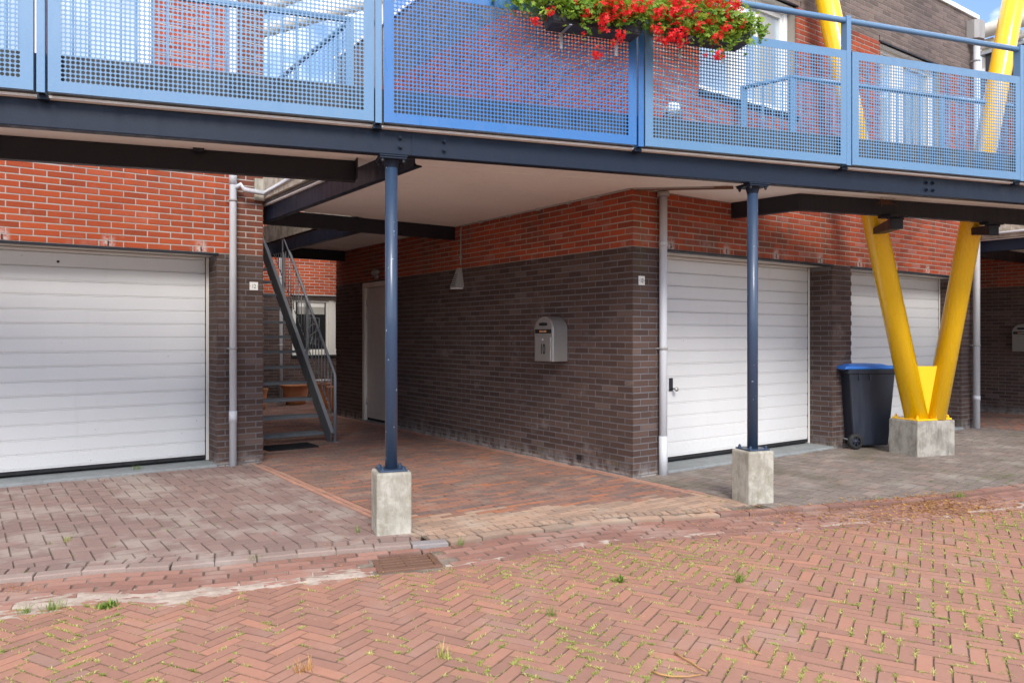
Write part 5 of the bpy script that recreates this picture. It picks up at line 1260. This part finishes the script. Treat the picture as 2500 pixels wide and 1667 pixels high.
tuft(164, 1320, .05, 36, 'dry tuft on the left pavement near the kerb', 1.5, 'moss', zz=0)
tuft(2340, 1212, .06, 90, 'green clump rising from the leaf litter at right', 3.2, zz=0)
tuft(620, 1362, .045, 26, 'low green tuft on the left pavement above the kerb', 1.6, zz=0)
# leaf litter and petals
lt = MB(); r3 = random.Random(4)
def litter(mb, px, py, sx, sy, n, z=-.0, smin=.006, smax=.028):
    for _ in range(n):
        c = gnd(px + r3.gauss(0, sx), py + r3.gauss(0, sy), z); t_, o_ = par(c.x, c.y); e = o_ - kerb_o(t_)
        c.z = (flat_z(c.x, c.y) if e < 0 else gut_z(c.x, c.y) if e < GW else road_z(c.x, c.y)) + r3.uniform(.002, .007)
        L = r3.uniform(smin, smax); W_ = L * r3.uniform(.12, .35); m_ = Matrix.Translation(c) @ Matrix.Rotation(r3.random() * 6.28, 4, 'Z') @ Matrix.Rotation(r3.gauss(0, .35), 4, 'X')
        mb.add([m_ @ Vector(v) for v in ((0, 0, 0), (L * .5, -W_, .002), (L, 0, r3.uniform(0, .006)), (L * .5, W_, .001))], [(0, 1, 2, 3)], r3.random())
litter(lt, 2290, 1226, 105, 10, 1700, 0, .008, .036); litter(lt, 2100, 1258, 170, 9, 900, -.03, .008, .03); litter(lt, 1860, 1285, 160, 10, 160, -.04); litter(lt, 1075, 1352, 22, 22, 160, -.04, .004, .014); litter(lt, 820, 1340, 60, 16, 70, 0, .004, .02)
litter(lt, 40, 1432, 50, 6, 120, -.02, .004, .014); litter(lt, 1990, 1105, 120, 14, 70, 0); litter(lt, 620, 1335, 300, 40, 120, 0, .004, .015); litter(lt, 1250, 1400, 350, 60, 160, -.05, .003, .012); litter(lt, 340, 1157, 60, 6, 60, 0, .004, .014); litter(lt, 1000, 1378, 60, 12, 120, -.05, .003, .013)
lt.build('leaf_litter', 'straw', kind='stuff')['label'] = 'brown leaf litter along the gutter'
pt_ = MB()
for px, py in ((332, 1369), (355, 1364), (669, 1313), (376, 1444), (547, 1444), (462, 1496), (582, 1522), (280, 1480), (1156, 1360), (1182, 1370), (1381, 1300), (1607, 1356), (1583, 1350), (330, 1477), (1432, 1255), (1360, 1383), (1490, 1382), (670, 1315), (990, 1412), (2410, 1216)): litter(pt_, px, py, 1, 1, 1, -.03, .010, .018)
pt_.build('fallen_petals', 'petal', kind='stuff')['label'] = 'scattered red petals'
# twigs
def twig(pts, r, label):
    q = []
    for px, py in pts:
        c = gnd(px, py, -.055); c.z = road_z(c.x, c.y) + .005 + r; q.append(c)
    mb = MB().tube(q, [r * (1 - .5 * i / len(q)) for i in range(len(q))], 7); tag(mb.build('twig', 'twig'), label, 'twig', 'twigs lying on the road')
twig([(1647, 1605), (1668, 1618), (1690, 1630), (1708, 1643), (1724, 1650)], .0045, 'straight tan twig lying on the lower right of the road')
twig([(1594, 1651), (1612, 1658), (1640, 1663), (1680, 1663), (1712, 1658)], .005, 'curved pale twig lying nearest the bottom edge of the road')
twig([(1815, 1561), (1820, 1575), (1828, 1588), (1845, 1599), (1858, 1606)], .0035, 'thin crooked twig lying highest of the twigs on the road')
# small brown leaves by the left block
lf_ = MB()
for px, py, s in ((953, 1301, .05), (907, 1297, .03), (902, 1283, .03), (255, 1174, .02), (450, 1195, .02)):
    c = gnd(px, py, 0); c.z = .006; m_ = Matrix.Translation(c) @ Matrix.Rotation(r3.random() * 6, 4, 'Z') @ Matrix.Rotation(.5, 4, 'X')
    lf_.add([m_ @ Vector(v) for v in ((-s / 2, 0, 0), (-s / 4, -s / 3, .004), (s / 4, -s / 3, .006), (s / 2, 0, .0), (s / 4, s / 3, .008), (-s / 4, s / 3, .004))], [(0, 1, 2, 3, 4, 5)], .15)
lf_.build('dead_leaves', 'straw', kind='stuff')['label'] = 'curled dead leaves by the concrete block'

# ------------------------------------------------------------------ lay the bricks and pavers
bpy.context.view_layer.update(); dg = bpy.context.evaluated_depsgraph_get()
for P in PIECES: P.name_ok = True
for P in PIECES: P.finish(dg)
